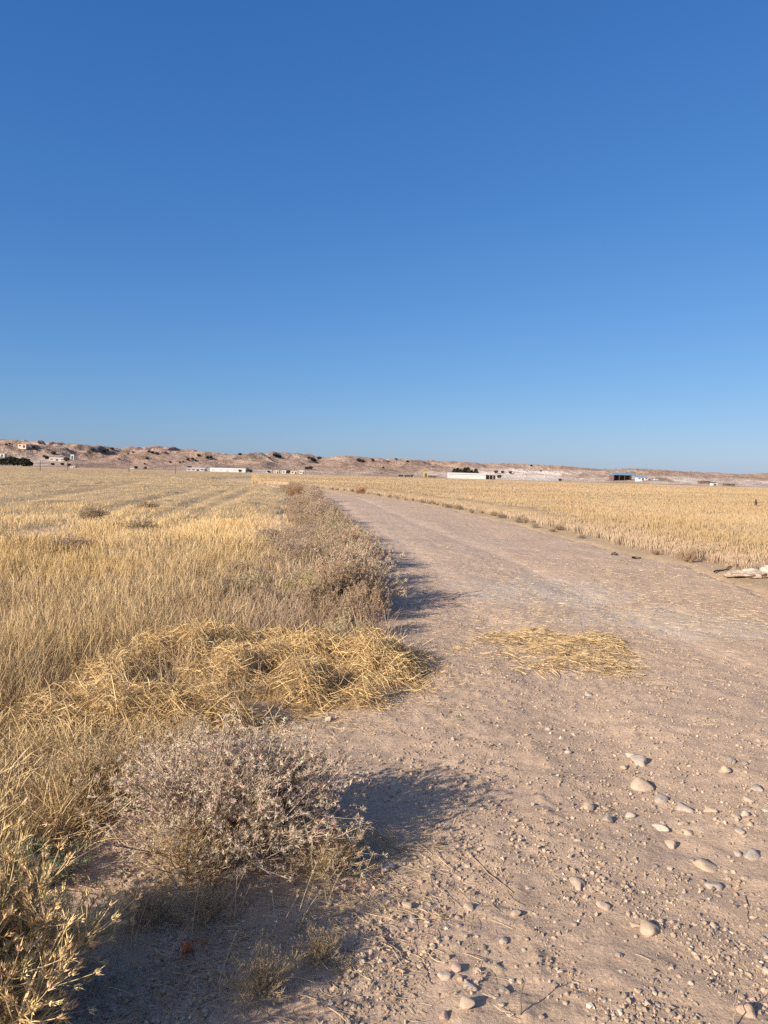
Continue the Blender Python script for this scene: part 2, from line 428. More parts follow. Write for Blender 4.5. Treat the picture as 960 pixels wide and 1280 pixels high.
def hill_mat():
    m, nt = new_mat('hill_rock'); L = nt.links
    a = N(nt, 'ShaderNodeAttribute', attribute_name='col'); g = N(nt, 'ShaderNodeNewGeometry')
    n = N(nt, 'ShaderNodeTexNoise'); n.inputs['Scale'].default_value = .22; n.inputs['Detail'].default_value = 7; n.inputs['Roughness'].default_value = .65
    L.new(g.outputs['Position'], n.inputs['Vector'])
    r = N(nt, 'ShaderNodeValToRGB'); r.color_ramp.elements[0].position = .32; r.color_ramp.elements[1].position = .68
    r.color_ramp.elements[0].color = (.72, .7, .68, 1); r.color_ramp.elements[1].color = (1.2, 1.2, 1.2, 1)
    L.new(n.outputs['Fac'], r.inputs[0])
    x = N(nt, 'ShaderNodeMix', data_type='RGBA', blend_type='MULTIPLY'); x.inputs[0].default_value = 1
    L.new(a.outputs['Color'], x.inputs[6]); L.new(r.outputs[0], x.inputs[7])
    p = N(nt, 'ShaderNodeBsdfPrincipled'); p.inputs['Roughness'].default_value = 1; p.inputs['Specular IOR Level'].default_value = .05
    L.new(x.outputs[2], p.inputs['Base Color'])
    b = N(nt, 'ShaderNodeBump'); b.inputs['Strength'].default_value = .9; b.inputs['Distance'].default_value = 4.0
    L.new(n.outputs['Fac'], b.inputs['Height']); L.new(b.outputs[0], p.inputs['Normal'])
    o = N(nt, 'ShaderNodeOutputMaterial'); L.new(p.outputs[0], o.inputs[0])
    return m
M_HILL = hill_mat()
hills_object()

# ------------------------------------------------------------------ fields of straw (stuff)
GOLD = np.array([.445, .312, .143]); PALE = np.array([.45, .33, .182]); BROWN = np.array([.29, .205, .13]); GREYB = np.array([.37, .28, .205])
def seg_dist(x, y, a, b):
    a = np.array(a); b = np.array(b); ab = b - a
    t = np.clip(((x - a[0]) * ab[0] + (y - a[1]) * ab[1]) / (ab @ ab), 0, 1)
    return np.hypot(x - a[0] - t * ab[0], y - a[1] - t * ab[1])
RUTS = [(pix(312, 612, .2)[:2], pix(195, 662, .2)[:2], .5), (pix(285, 612, .2)[:2], pix(60, 690, .2)[:2], .45), (pix(240, 612, .2)[:2], pix(0, 665, .2)[:2], .5), (pix(180, 600, .2)[:2], pix(-60, 640, .2)[:2], .8)]
def left_height(x, y):
    h = .35 * (1 + .28 * fbm(x / 1.6, y / 2.2, 81, 3)) * (1 + .25 * fbm(x / 7, y / 9, 83, 2))
    for a, b, w in RUTS:
        h = h * (1 - .38 * np.exp(-(seg_dist(x, y, a, b) / (w * .85)) ** 2))
    lodged = sstep(.2, .5, fbm(x / 2.5, y / 4.5, 85, 3)) * sstep(9, 13, y)
    return h * (1 - .45 * lodged)
def heap_fn(lumps):
    def f(x, y):
        z = np.zeros_like(x)
        for (cx, cy, sx, sy, h) in lumps:
            z = z + h * np.exp(-((x - cx) / sx) ** 2 - ((y - cy) / sy) ** 2)
        return z
    return f
oc = np.array([-1.0, 5.3, 0.0]); oc[2] = float(surf(oc[:1], oc[1:2])[0])
hr = np.random.default_rng(12)
FRONT = [(-.95 - oc[0], 4.40 - oc[1], .25, .14, .09), (-1.35 - oc[0], 4.32 - oc[1], .3, .16, .09), (-1.85 - oc[0], 4.25 - oc[1], .32, .2, .09)]
lumps = [(x - oc[0], y - oc[1], sx, sy, h) for x, y, sx, sy, h in
         [(-1.1, 5.8, .8, .7, .075), (-.25, 5.75, .45, .5, .07), (-2.0, 5.2, .5, .5, .07), (-1.62, 4.62, .17, .13, .17), (-1.08, 4.56, .13, .11, .15), (-1.25, 5.0, .2, .2, .14), (-1.9, 4.95, .2, .2, .14), (-.62, 4.95, .2, .2, .13), (-1.3, 6.1, .3, .25, .14), (-.5, 5.9, .22, .22, .12), (-1.75, 5.7, .25, .25, .14), (-.95, 5.5, .25, .2, .12),
          (-.55, 5.2, .3, .25, .10), (.0, 5.45, .25, .3, .08), (.2, 5.9, .25, .3, .04), (-.75, 4.8, .22, .18, .08), (-1.35, 4.5, .35, .18, .07), (-.9, 5.75, .25, .25, .07), (-1.7, 4.45, .4, .25, .07)]]
lumps = [(a, b, c, d, .8 * h) for a, b, c, d, h in lumps] + FRONT
lumps += [(x - oc[0], y - oc[1], s_, s_, h) for x, y, s_, h in zip(hr.uniform(-2, .1, 26), hr.uniform(4.7, 6.4, 26), hr.uniform(.06, .15, 26), hr.uniform(.04, .11, 26))]
dent = [(x - oc[0], y - oc[1], 1.35 * a, 1.35 * b, h) for x, y, a, b, h in [(-1.40, 4.80, .15, .12, .3), (-.86, 4.74, .17, .12, .3), (-.35, 5.5, .14, .12, .12), (-1.5, 5.4, .16, .12, .16), (-2.1, 4.85, .15, .12, .12), (-.75, 5.25, .12, .1, .16), (-1.1, 5.95, .2, .12, .12), (-.15, 5.15, .1, .1, .1)]]
hf = heap_fn(lumps); df = heap_fn(dent)
def heap_z(x, y): return np.clip(hf(x, y) - df(x, y), 0, .4) * (1 + .6 * fbm(x / .14, y / .14, 101, 3)) + .035 * np.maximum(0, fbm(x / .07, y / .07, 102, 2)) * (hf(x, y) > .04)
def heap_here(x, y): return hf(x - oc[0], y - oc[1])
def straw_field(name, label, n_near, n_far, side):
    g = Geo()
    for (n, y0, y1, K) in ((n_near, 2.7 if side < 0 else 9.0, 16, 5), (n_far, 16, 330, 4)):
        y = np.exp(rng.uniform(math.log(y0), math.log(y1), n))
        if side < 0:
            lo = np.minimum(-.95 * y, -3.2); hi = ledge(np.minimum(y, 129)) - .1 + np.where(y < 5, -.35, 0) + .35 * fbm(y / 1.1, y * 0, 90, 2)
            far = y > 110; hi = np.where(far, .02 * y * 0 - 27 - (y - 110) * .05, hi)
        else:
            lo = redge(np.minimum(y, 129)) + .75 + .5 * fbm(y / 1.4, y * 0, 91, 2); hi = np.maximum(1.0 * y, lo + 6)
            lo = np.where(y > 88, -.18 * y, lo)
        # uniform over the width
        x = lo + rng.uniform(0, 1, n) * (hi - lo)
        if side < 0:
            h = left_height(x, y) * (1 - .25 * sstep(10, 22, y))
            verge = sstep(2.6, .3, ledge(np.minimum(y, 129)) - x) * (y > 4.6)
            keep = rng.uniform(size=n) > .72 * verge
            for a_, b_, w_ in RUTS: keep &= rng.uniform(size=n) > .35 * np.exp(-(seg_dist(x, y, a_, b_) / (.7 * w_)) ** 2)
            keep &= heap_here(x, y) < .02 + .11 * rng.uniform(size=n) ** 2.5
            # thin and low in the bare foreground pocket
            pocket = sstep(5.2, 3.9, y) * sstep(-2.7, -1.6, x)
            keep &= rng.uniform(size=n) > pocket * 1.1
            x, y, h, verge = x[keep], y[keep], h[keep], verge[keep]; n = len(x)
            patch = sstep(-.3, .5, fbm(x / 1.3, y / 2.4, 93, 3))
            C = mixc(GOLD, PALE, patch) * (1 - verge[:, None]) + mixc(GREYB, BROWN, patch) * verge[:, None]
            C = C * (1 + .08 * sstep(10, 25, y))[:, None]
            dk = sstep(.25, .55, fbm(x / .9, y / 1.5, 95, 3)) * .45
            C = C * (1 - dk[:, None]) + BROWN * dk[:, None]
            lean = np.abs(rng.normal(0, .16 + .25 * verge)) + .35 * (rng.uniform(size=n) < .18)
            near = sstep(5.2, 3.6, y); lean = lean + near * rng.uniform(0, .6, n); h = h * (1 - .35 * near)
        else:
            h = .44 * (1 + .10 * fbm(x / 2, y / 2, 87, 3))
            lo_ = redge(np.minimum(y, 129)) + .6
            kp = (rng.uniform(size=n) < .3 + .7 * sstep(0, .9, x - lo_ + .5 * fbm(x / .5, y / .7, 98, 3))) | (y > 88)
            x, y, lo = x[kp], y[kp], lo[kp]; n = len(x); h = h[kp]
            edge = sstep(2.4, .1, x - lo[:] + .5 * fbm(x / .6, y / .6, 97)) * (y < 88)
            h = h * (1 - .55 * edge)
            patch = sstep(-.4, .5, fbm(x / 2.5, y / 5, 94, 3))
            C = mixc(np.array([.325, .23, .122]), np.array([.325, .24, .142]), patch) * (1 + .2 * fbm(x / 14, y / 22, 99, 3))[:, None]
            C = C * (1 - .6 * edge[:, None]) + GREYB * .6 * edge[:, None]
            lean = np.abs(rng.normal(0, .10, n))
        h = h * rng.uniform(.6 if side < 0 else .82, 1.12, n)
        C = np.clip(C * (1 + (.05 + .11 * np.clip(8 / y, 0, 1))[:, None] * rng.normal(size=(n, 1))) * (1 + .04 * rng.normal(size=(n, 3))), .03, .85)
        head = rng.uniform(0, 2 * math.pi, n)
        d = rot_to(head, lean)
        base = np.stack([x, y, G(x, y) - .02], -1)
        bend = rng.uniform(0, .3, n) * (1 if side < 0 else .7)
        P = curved(base, d, h, K, bend, np.stack([np.cos(head), np.sin(head), -.5 * np.ones(n)], -1))
        w = np.maximum(.0020, (.00042 if side < 0 else .0004) * y) * rng.uniform(.7, 1.4, n)
        ear = (rng.uniform(size=n) < (.2 if side < 0 else .85))
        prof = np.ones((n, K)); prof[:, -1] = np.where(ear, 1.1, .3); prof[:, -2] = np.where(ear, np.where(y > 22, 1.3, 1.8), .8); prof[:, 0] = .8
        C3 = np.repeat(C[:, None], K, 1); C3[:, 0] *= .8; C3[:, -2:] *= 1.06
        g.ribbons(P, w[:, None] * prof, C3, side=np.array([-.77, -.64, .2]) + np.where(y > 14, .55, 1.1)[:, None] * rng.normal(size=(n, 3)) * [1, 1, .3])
    # the closed mass of stems below the tops, seen from some way off
    ys = np.exp(np.linspace(math.log(11), math.log(330), 420)); t = np.linspace(0, 1, 420)
    lo = np.where(ys < 88, redge(np.minimum(ys, 129)) + .9, -.18 * ys) if side > 0 else -.95 * ys
    hi = 1.0 * ys if side > 0 else np.where(ys > 110, -27 - (ys - 110) * .05, ledge(np.minimum(ys, 129)) - .5)
    tt = t ** 2.2 if side > 0 else 1 - (1 - t) ** 2.2
    Y = np.repeat(ys[:, None], len(t), 1); X = lo[:, None] + (hi - lo)[:, None] * tt[None]
    hh = .44 * (1 + .10 * fbm(X / 2, Y / 2, 87, 3)) if side > 0 else left_height(X, Y) * (1 - .25 * sstep(10, 22, Y))
    d = X - lo[:, None] if side > 0 else hi[:, None] - X
    Z = G(X, Y) - .03 + hh * .88 * sstep(11, 32, Y) * sstep(0, 1.3, d) * (.9 + .12 * fbm(X / .35, Y / 1.2, 88, 3))
    c1 = np.array([.39, .275, .145]) if side > 0 else np.array([.45, .322, .158])
    pt = (fbm(X / 2.5, Y / 5, 94, 4) * .16 + fbm(X / 14, Y / 22, 99, 3) * .14 + fbm(X / .4, Y / 1.5, 96, 3) * .10).ravel()
    n_, k_ = X.shape; i = (np.arange(n_ - 1)[:, None] * k_ + np.arange(k_ - 1)[None]).ravel()
    g.add(np.stack([X, Y, Z], -1), np.stack([i, i + 1, i + k_ + 1, i + k_], 1), None, c1[None] * (1 + pt)[:, None])
    o = obj(name, g.mesh(name, M_STRAW))
    tag(o, label, 'dry grass' if side < 0 else 'wheat', kind='stuff')
straw_field('dry_grass', 'dry yellow grass and stubble covering the field left of the track', 200000, 200000, -1)
straw_field('ripe_wheat', 'ripe golden wheat standing in the field right of the track', 50000, 300000, 1)

# ------------------------------------------------------------------ shrubs
def shrub_meshes(nm, rad, hgt, n_stem, n_twig, leafy, c_stem, c_leaf, spikes=6, sp_len=.016, sp_w=.0028, spread=.75):
    """a dome of branching twigs: returns (stems mesh, foliage mesh)"""
    g = Geo()
    az = rng.uniform(0, 2 * math.pi, n_stem); ti = np.abs(rng.normal(.75, .38, n_stem)).clip(.05, 1.28)
    d = rot_to(az, ti)
    # dome radius along that direction
    def dome(dv):
        return 1 / np.sqrt((dv[:, 0] ** 2 + dv[:, 1] ** 2) / rad ** 2 + dv[:, 2] ** 2 / hgt ** 2)
    L = dome(d) * rng.uniform(.7, 1.0, n_stem)
    base = np.stack([rng.normal(0, .09 * rad, n_stem), rng.normal(0, .09 * rad, n_stem), np.full(n_stem, -.02)], -1)
    K = 5
    P = curved(base, d, L, K, rng.uniform(-.05, .2, n_stem), np.tile([0, 0, 1.0], (n_stem, 1)))
    P[:, 1:] += rng.normal(0, .02 * rad, (n_stem, K - 1, 3))
    W = np.linspace(1, .4, K)[None] * rng.uniform(.004, .010, n_stem)[:, None]
    g.tubes(P, W, jit(c_stem, n_stem), 3)
    # twigs leave the stems and end near the shell
    si = rng.integers(0, n_stem, n_twig); tt = rng.uniform(.3, 1, n_twig) * (K - 1); k0 = np.minimum(tt.astype(int), K - 2); f = (tt - k0)[:, None]
    tb = P[si, k0] * (1 - f) + P[si, k0 + 1] * f
    td = unit(unit(P[si, -1] - P[si, 0]) * .8 + rand_dir(n_twig) * spread + np.array([0, 0, 1.1 - spread]))
    tl = rng.uniform(.1, .34, n_twig) * rad * 1.05
    TP = curved(tb, td, tl, 4, rng.uniform(0, .25, n_twig), rand_dir(n_twig))
    TP[..., 2] = np.maximum(TP[..., 2], .01)
    g.ribbons(TP, np.linspace(1, .5, 4)[None] * rng.uniform(.0018, .0034, n_twig)[:, None], jit(c_stem, n_twig) * 1.08)
    stems = g.mesh(nm + '_stems', M_TWIG)
    g = Geo()
    # leaf or spine clusters along the twigs
    nc = leafy
    ti_ = rng.integers(0, n_twig, nc); pos = np.where(rng.uniform(size=nc) < .5, 1.0, rng.uniform(.35, 1, nc)); kk = pos * 3; k0 = np.minimum(kk.astype(int), 2); f = (kk - k0)[:, None]
    cp = TP[ti_, k0] * (1 - f) + TP[ti_, k0 + 1] * f
    cc = jit(c_leaf, nc, .2, .05)
    for s in range(spikes):
        dd = unit(rand_dir(nc) + td[ti_] * .6 + np.array([0, 0, .15]))
        g.spikes(cp + rng.normal(0, .002, (nc, 3)), dd, sp_len * rng.uniform(.6, 1.4, nc), np.full(nc, sp_w) * rng.uniform(.7, 1.4, nc), cc)
    leaves = g.mesh(nm + '_foliage', M_LEAF)
    return stems, leaves
def make_shrub(name, label, cat, meshes, loc, rz=0, sc=None, group=None, part='foliage'):
    t = thing(name, label, cat, loc, rz, group, sc)
    obj('stems', meshes[0], t); obj(part, meshes[1], t)
    return t
GREYPINK = (.54, .43, .315); STEMG = (.38, .29, .22)
def gz(x, y): return float(surf(np.array([x]), np.array([y]))[0])

# the big grey thorny shrub of the foreground
p = pix(292, 1055)
ms = shrub_meshes('thorn_shrub', .56, .40, 180, 3600, 10500, STEMG, GREYPINK, 11, .0135, .0032, .85)
make_shrub('thorn_shrub', 'large greyish pink thorny shrub on bare soil in the foreground', 'shrub', ms, (p[0], p[1], gz(p[0], p[1])), part='spiny_twigs', sc=(1.04, .95, 1))
# its smaller, looser yellowish neighbour at the foot
ms2 = shrub_meshes('low_shrub', .40, .24, 60, 900, 1700, (.42, .31, .18), (.46, .35, .2), 5, .014, .0026)
for (px, py, sc, lb) in ((240, 1095, .75, 'low yellowish dry weed at the foot of the large grey thorny shrub'), (415, 1085, .6, 'small straggly straw coloured weed right of the large thorny shrub'), (165, 1000, .8, 'sparse pale weed on the left flank of the large thorny shrub'),
                         (165, 985, .9, 'pale straggly weed between the straw heap and the large thorny shrub'), (230, 950, .8, 'yellowish weed tucked behind the large thorny shrub below the straw heap'), (95, 1010, .9, 'dry weed left of the large thorny shrub beside the bent grass'), (185, 1160, .42, 'small dry weed in the shade between thistle and thorny shrub'), (262, 1150, .36, 'tiny dry weed at the shaded front of the thorny shrub'), (400, 1195, .3, 'tiny pale weed near the sunlit edge of the shade'), (330, 1240, .38, 'tiny brown withered weed in the shade at the bottom edge')):
    p = pix(px, py)
    make_shrub('dry_weed', lb, 'weed', ms2, (p[0], p[1], gz(p[0], p[1])), rng.uniform(0, 6), sc, 'low dry weeds around the thorny shrub')

# verge shrubs
kinds = []
for i, (rad, hgt, cs, cl, nl) in enumerate((
        (.42, .44, (.33, .25, .19), (.46, .345, .235), 2600), (.36, .38, (.30, .23, .17), (.39, .29, .19), 2200),
        (.50, .50, (.35, .27, .21), (.48, .37, .265), 3000), (.40, .42, (.29, .22, .155), (.37, .28, .18), 2600),
        (.38, .40, (.33, .24, .16), (.42, .29, .19), 2300), (.34, .36, (.36, .29, .2), (.44, .36, .22), 1900))):
    kinds.append(shrub_meshes('verge_shrub', rad, hgt, 50, 700, nl, cs, cl, 6, .024, .005))
k_yel = shrub_meshes('flower_shrub', .42, .46, 45, 600, 2200, (.34, .28, .16), (.48, .42, .16), 6, .02, .005)
k_red = shrub_meshes('rust_shrub', .5, .5, 45, 600, 2400, (.30, .18, .12), (.40, .22, .12), 6, .028, .007)
k_gg = shrub_meshes('grey_green_shrub', .36, .24, 40, 420, 1300, (.38, .30, .21), (.36, .305, .22), 6, .024, .006, 1.0)
VLAB = 'dry brown shrub in the bushy row along the left edge of the track'
roots = {}
def place_kind(key, meshes, name, label, cat, x, y, sc, group):
    z = float(G(np.array([x]), np.array([y]))[0]) - .01
    rz = rng.uniform(0, 6.28)
    if key not in roots:
        roots[key] = make_shrub(name, label, cat, meshes, (x, y, z), rz, sc, group)
        return roots[key]
    return dup(roots[key], (x, y, z), rz, sc, label, group)
y = 6.3
while y < 62:
    e = float(ledge(y))
    nrow = 1 if y < 7.5 else 3 if y < 16 else 2
    for r in range(nrow):
        x = e - .24 - r * rng.uniform(.45, .75) + rng.normal(0, .12)
        yy = y + rng.normal(0, .15)
        
        k = int(rng.integers(0, 6))
        s = (rng.uniform(.9, 1.25) if r == 0 else rng.uniform(.7, 1.1)) * (.7 if y < 7.5 else 1 if y < 20 else 1.1)
        if r and rng.uniform() < .35: s *= .8
        place_kind(k, kinds[k], 'verge_shrub', VLAB, 'shrub', x, yy, (s, s, s * rng.uniform(.85, 1.15) * (1.3 if r == 0 else .85)), 'dry shrubs along the left edge of the track')
    y += rng.uniform(.4, .6) * (1 + max(0, y - 12) / 24)
for (px, py, s, lb) in ((385, 742, .8, 'yellow tinged shrub among the brown ones left of the track'), (415, 745, .55, 'small yellow tinged shrub closest to the track edge')):
    p = pix(px, py + 10); place_kind('yel', k_yel, 'yellow_shrub', lb, 'shrub', p[0], p[1], s, 'yellow tinged shrubs')
for (px, py, s, lb) in ((372, 622, 1.5, 'rust red bush at the bend where the track narrows'), (392, 621, 1.0, 'dark rusty bush on the track edge just before the bend'),
                        (452, 617, 1.1, 'lone rusty bush on the far right edge of the track')):
    p = pix(px, py); place_kind('red', k_red, 'rusty_bush', lb, 'bush', p[0], p[1], s, 'rusty bushes near the bend')
# grey green low shrubs between the track and the wheat
y = 11.0
while y < 75:
    e = float(redge(y))
    for r in range(2):
        x = e + .55 + r * .4 + rng.normal(0, .2)
        if 10.5 < y < 14.2 and x < e + .95: continue
        if rng.uniform() < .65:
            s = rng.uniform(.4, .85); s = (s * rng.uniform(.8, 1.5), s, s * rng.uniform(.7, 1.3))
            if rng.uniform() < .4:
                place_kind('gg', k_gg, 'grey_green_shrub', 'low grey green shrub between the track and the wheat', 'shrub', x, y + rng.normal(0, .3), s, 'low shrubs along the right edge of the track')
            else:
                k = int(rng.choice([0, 1, 4]))
                place_kind('r%d' % k, kinds[k], 'low_brown_shrub', 'low brown shrub between the track and the wheat', 'shrub', x, y + rng.normal(0, .3), tuple(.72 * v for v in s), 'low shrubs along the right edge of the track')
    y += rng.uniform(.4, .9) * (1 + max(0, y - 15) / 30)
# darker weed clumps in the left field
for (px, py, s, lb) in ((118, 652, 1.3, 'dark brown weed clump in the stubble, the one with a hollow beside it'), (178, 668, 1.1, 'olive brown weed clump right of the dark one in the stubble'),
                        (88, 690, 1.0, 'brown weed clump nearest the camera in the left stubble rows'), (185, 640, 1.2, 'brown weed clump far back between the wheel ruts'),
                        (245, 732, .8, 'grey weed clump in the grass beside the shrub row'), (225, 722, .8, 'brown grey weed clump left of the shrub row')):
    p = pix(px, py); k = 3 if s > 1 else 0
    place_kind('f%d' % k, kinds[k], 'weed_clump', lb, 'weeds', p[0], p[1], (s, s, s * .8), 'weed clumps in the left field')

# ------------------------------------------------------------------ golden thistle at the bottom left
def thistle(loc):
    t = thing('golden_thistle', 'golden dried thistle with fuzzy seed heads at the bottom left corner', 'thistle', loc)
    g = Geo(); h = Geo()
    n = 270
    az = rng.uniform(0, 6.283, n); ti = np.abs(rng.normal(.6, .4, n)).clip(0, 1.35); d = rot_to(az, ti)
    L = .47 / np.sqrt((np.sin(ti) / 1.05) ** 2 + (np.cos(ti) / .95) ** 2) * rng.uniform(.6, 1, n)
    base = np.stack([rng.normal(0, .1, n), rng.normal(0, .1, n), np.full(n, -.01)], -1)
    L = L * np.where(base[:, 0] + d[:, 0] * .4 < -.22, .85, 1)
    P = curved(base, d, L, 6, rng.uniform(0, .25, n), np.tile([0, 0, 1.], (n, 1))); P[:, 1:] += rng.normal(0, .008, (n, 5, 3))
    g.tubes(P, np.linspace(1, .5, 6)[None] * rng.uniform(.004, .006, n)[:, None], jit((.52, .38, .19), n), 4)
    m_ = 7000
    si = rng.integers(0, n, m_); tt = rng.uniform(.55, .99, m_) * 5; k0 = tt.astype(int).clip(0, 4); f = (tt - k0)[:, None]
    tb = P[si, k0] * (1 - f) + P[si, k0 + 1] * f
    td = unit(d[si] * .7 + rand_dir(m_) * .9 + np.array([0, 0, .3])); tl = rng.uniform(.03, .12, m_)
    TP = curved(tb, td, tl, 4, rng.uniform(0, .3, m_), np.tile([0, 0, 1.], (m_, 1)))
    g.tubes(TP, np.linspace(1, .6, 4)[None] * rng.uniform(.0025, .0036, m_)[:, None], jit((.52, .39, .2), m_), 3)
    obj('stems', g.mesh('thistle_stems', M_STRAW), t)
    tips = np.concatenate([P[:, -1], TP[:, -1]]); td2 = np.concatenate([unit(P[:, -1] - P[:, -2]), unit(TP[:, -1] - TP[:, -2])])
    nt_ = len(tips); hc = jit((.70, .51, .25), nt_, .13)
    for s in range(15):
        # bracts leave a short ovoid core and flare at the mouth
        a = rand_dir(nt_); a = unit(a - td2 * np.sum(a * td2, 1, keepdims=True))
        st = rng.uniform(0, .016, nt_)
        b = tips + td2 * st[:, None] + a * (.005 * np.sin(np.clip(st / .016, .1, 1) * 2.6))[:, None]
        h.spikes(b, unit(td2 * 1.1 + a * rng.uniform(.2, .8, nt_)[:, None]), rng.uniform(.009, .021, nt_), np.full(nt_, .0036), hc * rng.uniform(.8, 1.15, (nt_, 1)))
    # crisp narrow dead leaves along the stems
    ml = 3600; si = rng.integers(0, n, ml); tt = rng.uniform(.25, .97, ml) * 5; k0 = tt.astype(int).clip(0, 4)
    lb = P[si, k0] + rng.normal(0, .01, (ml, 3))
    l = Geo(); ld = unit(rand_dir(ml) + d[si] * .6)
    LP = curved(lb, ld, rng.uniform(.04, .1, ml), 4, rng.uniform(.2, .6, ml), rand_dir(ml))
    l.ribbons(LP, np.array([.4, 1, .8, .1])[None] * rng.uniform(.004, .008, ml)[:, None], jit((.58, .42, .20), ml))
    obj('seed_heads', h.mesh('thistle_heads', M_STRAW), t); obj('dead_leaves', l.mesh('thistle_leaves', M_STRAW), t)
    return t
def red_leaf():
    p = pix(237, 1197); g = Geo(); n = 26
    P = curved(np.tile([0, 0, .015], (n, 1)) + rng.normal(0, .012, (n, 3)), unit(rand_dir(n) + [0, 0, .6]), rng.uniform(.02, .045, n), 4, rng.uniform(.1, .6, n), rand_dir(n))
    g.ribbons(P, np.array([.5, 1, .8, .1])[None] * rng.uniform(.006, .012, n)[:, None], jit((.40, .14, .07), n))
    tag(obj('red_leaf', g.mesh('red_leaf', M_LEAF), None, (p[0], p[1], gz(p[0], p[1]))), 'curled rust red dead leaf on the shaded soil', 'leaf')
red_leaf()
th = thistle((-1.17, 1.85, gz(-1.17, 1.85)))

# green remnant weed behind the thistle
kg = shrub_meshes('green_weed', .3, .24, 35, 300, 1100, (.25, .25, .15), (.19, .21, .12), 5, .018, .006)
p = pix(45, 1110); make_shrub('green_weed', 'faded green weed between the golden thistle and the dry grass', 'weed', kg, (p[0], p[1], gz(p[0], p[1])), 0, .62)

# ------------------------------------------------------------------ straw heaps
def straw_heap(name, label, cat, origin, f, ext, n, lens, width, cols, lift=.05, tilt=.25):
    x = rng.uniform(ext[0], ext[1], n * 4); y = rng.uniform(ext[2], ext[3], n * 4)
    z = f(x, y); keep = np.clip(z / .09, 0, 1) ** 1.3 > rng.uniform(size=len(x)); x, y, z = x[keep][:n], y[keep][:n], z[keep][:n]; n = len(x)
    fr = np.where(rng.uniform(size=n) < .65, 1, rng.uniform(.2, 1, n))
    hd = rng.uniform(0, 6.283, n); L = rng.uniform(lens[0], lens[1], n) * rng.uniform(.6, 1, n)
    K = 5; t = np.linspace(-.5, .5, K)
    crv = np.where(rng.uniform(size=n) < .65, .35, 1.6) * rng.normal(0, 1, n)
    ang = hd[:, None] + crv[:, None] * t[None]
    px_ = x[:, None] + L[:, None] * t[None] * np.cos(ang); py_ = y[:, None] + L[:, None] * t[None] * np.sin(ang)
    pz = f(px_, py_) * fr[:, None] * (1 + .0 * px_)
    pz = pz * .8 + pz.mean(1, keepdims=True) * .2 + rng.normal(0, tilt, n)[:, None] * L[:, None] * t[None] + rng.uniform(0, lift, n)[:, None] * np.clip(z / .1, .15, 1)[:, None]
    wx = px_ + origin[0]; wy = py_ + origin[1]
    gs = surf(wx, wy) - origin[2]
    P = np.stack([px_, py_, np.maximum(pz, .002) + gs], -1)
    ci = rng.uniform(size=n); C = mixc(cols[0], cols[1], ci); C = np.where((rng.uniform(size=n) < .16)[:, None], np.array([.36, .275, .175]), C); C = np.clip(C * (1 + .26 * rng.normal(size=(n, 1))), .04, .85)
    W = np.array([.7, 1, 1, 1, .6])[None] * rng.uniform(width[0], width[1], n)[:, None]
    g = Geo(); g.ribbons(P, W, C, side=np.stack([np.cos(hd + 1.57), np.sin(hd + 1.57), rng.normal(0, .8, n)], -1))
    o = obj(name, g.mesh(name, M_STRAW), None, origin)
    return tag(o, label, cat)
def heap_core(parent, o, f, ext, c):  # sheet added under the strands to stop light; its dark brown stands for shade
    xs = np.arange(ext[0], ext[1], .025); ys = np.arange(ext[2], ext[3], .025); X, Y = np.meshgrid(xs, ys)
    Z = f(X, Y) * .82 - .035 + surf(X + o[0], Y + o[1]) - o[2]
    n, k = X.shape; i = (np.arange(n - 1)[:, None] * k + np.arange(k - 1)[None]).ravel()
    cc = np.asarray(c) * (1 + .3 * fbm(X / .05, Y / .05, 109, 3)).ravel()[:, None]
    obj('shade_core', mesh_np('shade_core', np.stack([X, Y, Z], -1), np.stack([i, i + 1, i + k + 1, i + k], 1), cc, M_TWIG, False), parent)
# big tangled heap at the end of the grass
sh_ = straw_heap('straw_heap', 'big tangled heap of yellow straw where the grass meets the bare soil', 'straw heap', oc, heap_z, (-1.7, 1.6, -1.45, 1.9), 23000, (.05, .30), (.0018, .0044), (np.array([.64, .47, .235]), np.array([.48, .32, .145])), .10, .5)
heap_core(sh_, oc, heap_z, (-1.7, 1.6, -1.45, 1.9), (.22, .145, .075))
# flattened straw on the track
oc2 = pix(692, 815); oc2[2] = gz(oc2[0], oc2[1])
def flat_z(x, y):
    a = math.atan2(y.mean() * 0, 1)
    e = (x / .78) ** 2 + (y / .9) ** 2 + .9 * fbm(x / .3, y / .4, 103, 4)
    return .04 * sstep(1.5, .1, e) ** 1.3 * (1 + .6 * fbm(x / .12, y / .16, 105, 3)) * (1 - .7 * sstep(.1, .5, fbm(x / .3, y / .35, 107, 3)))
straw_heap('straw_patch', 'flat patch of trampled straw lying in the middle of the track', 'straw patch', oc2, flat_z, (-1.2, 1.2, -1.3, 1.3), 10500, (.05, .24), (.0028, .0048), (np.array([.54, .40, .215]), np.array([.42, .295, .155])), .03, .12)

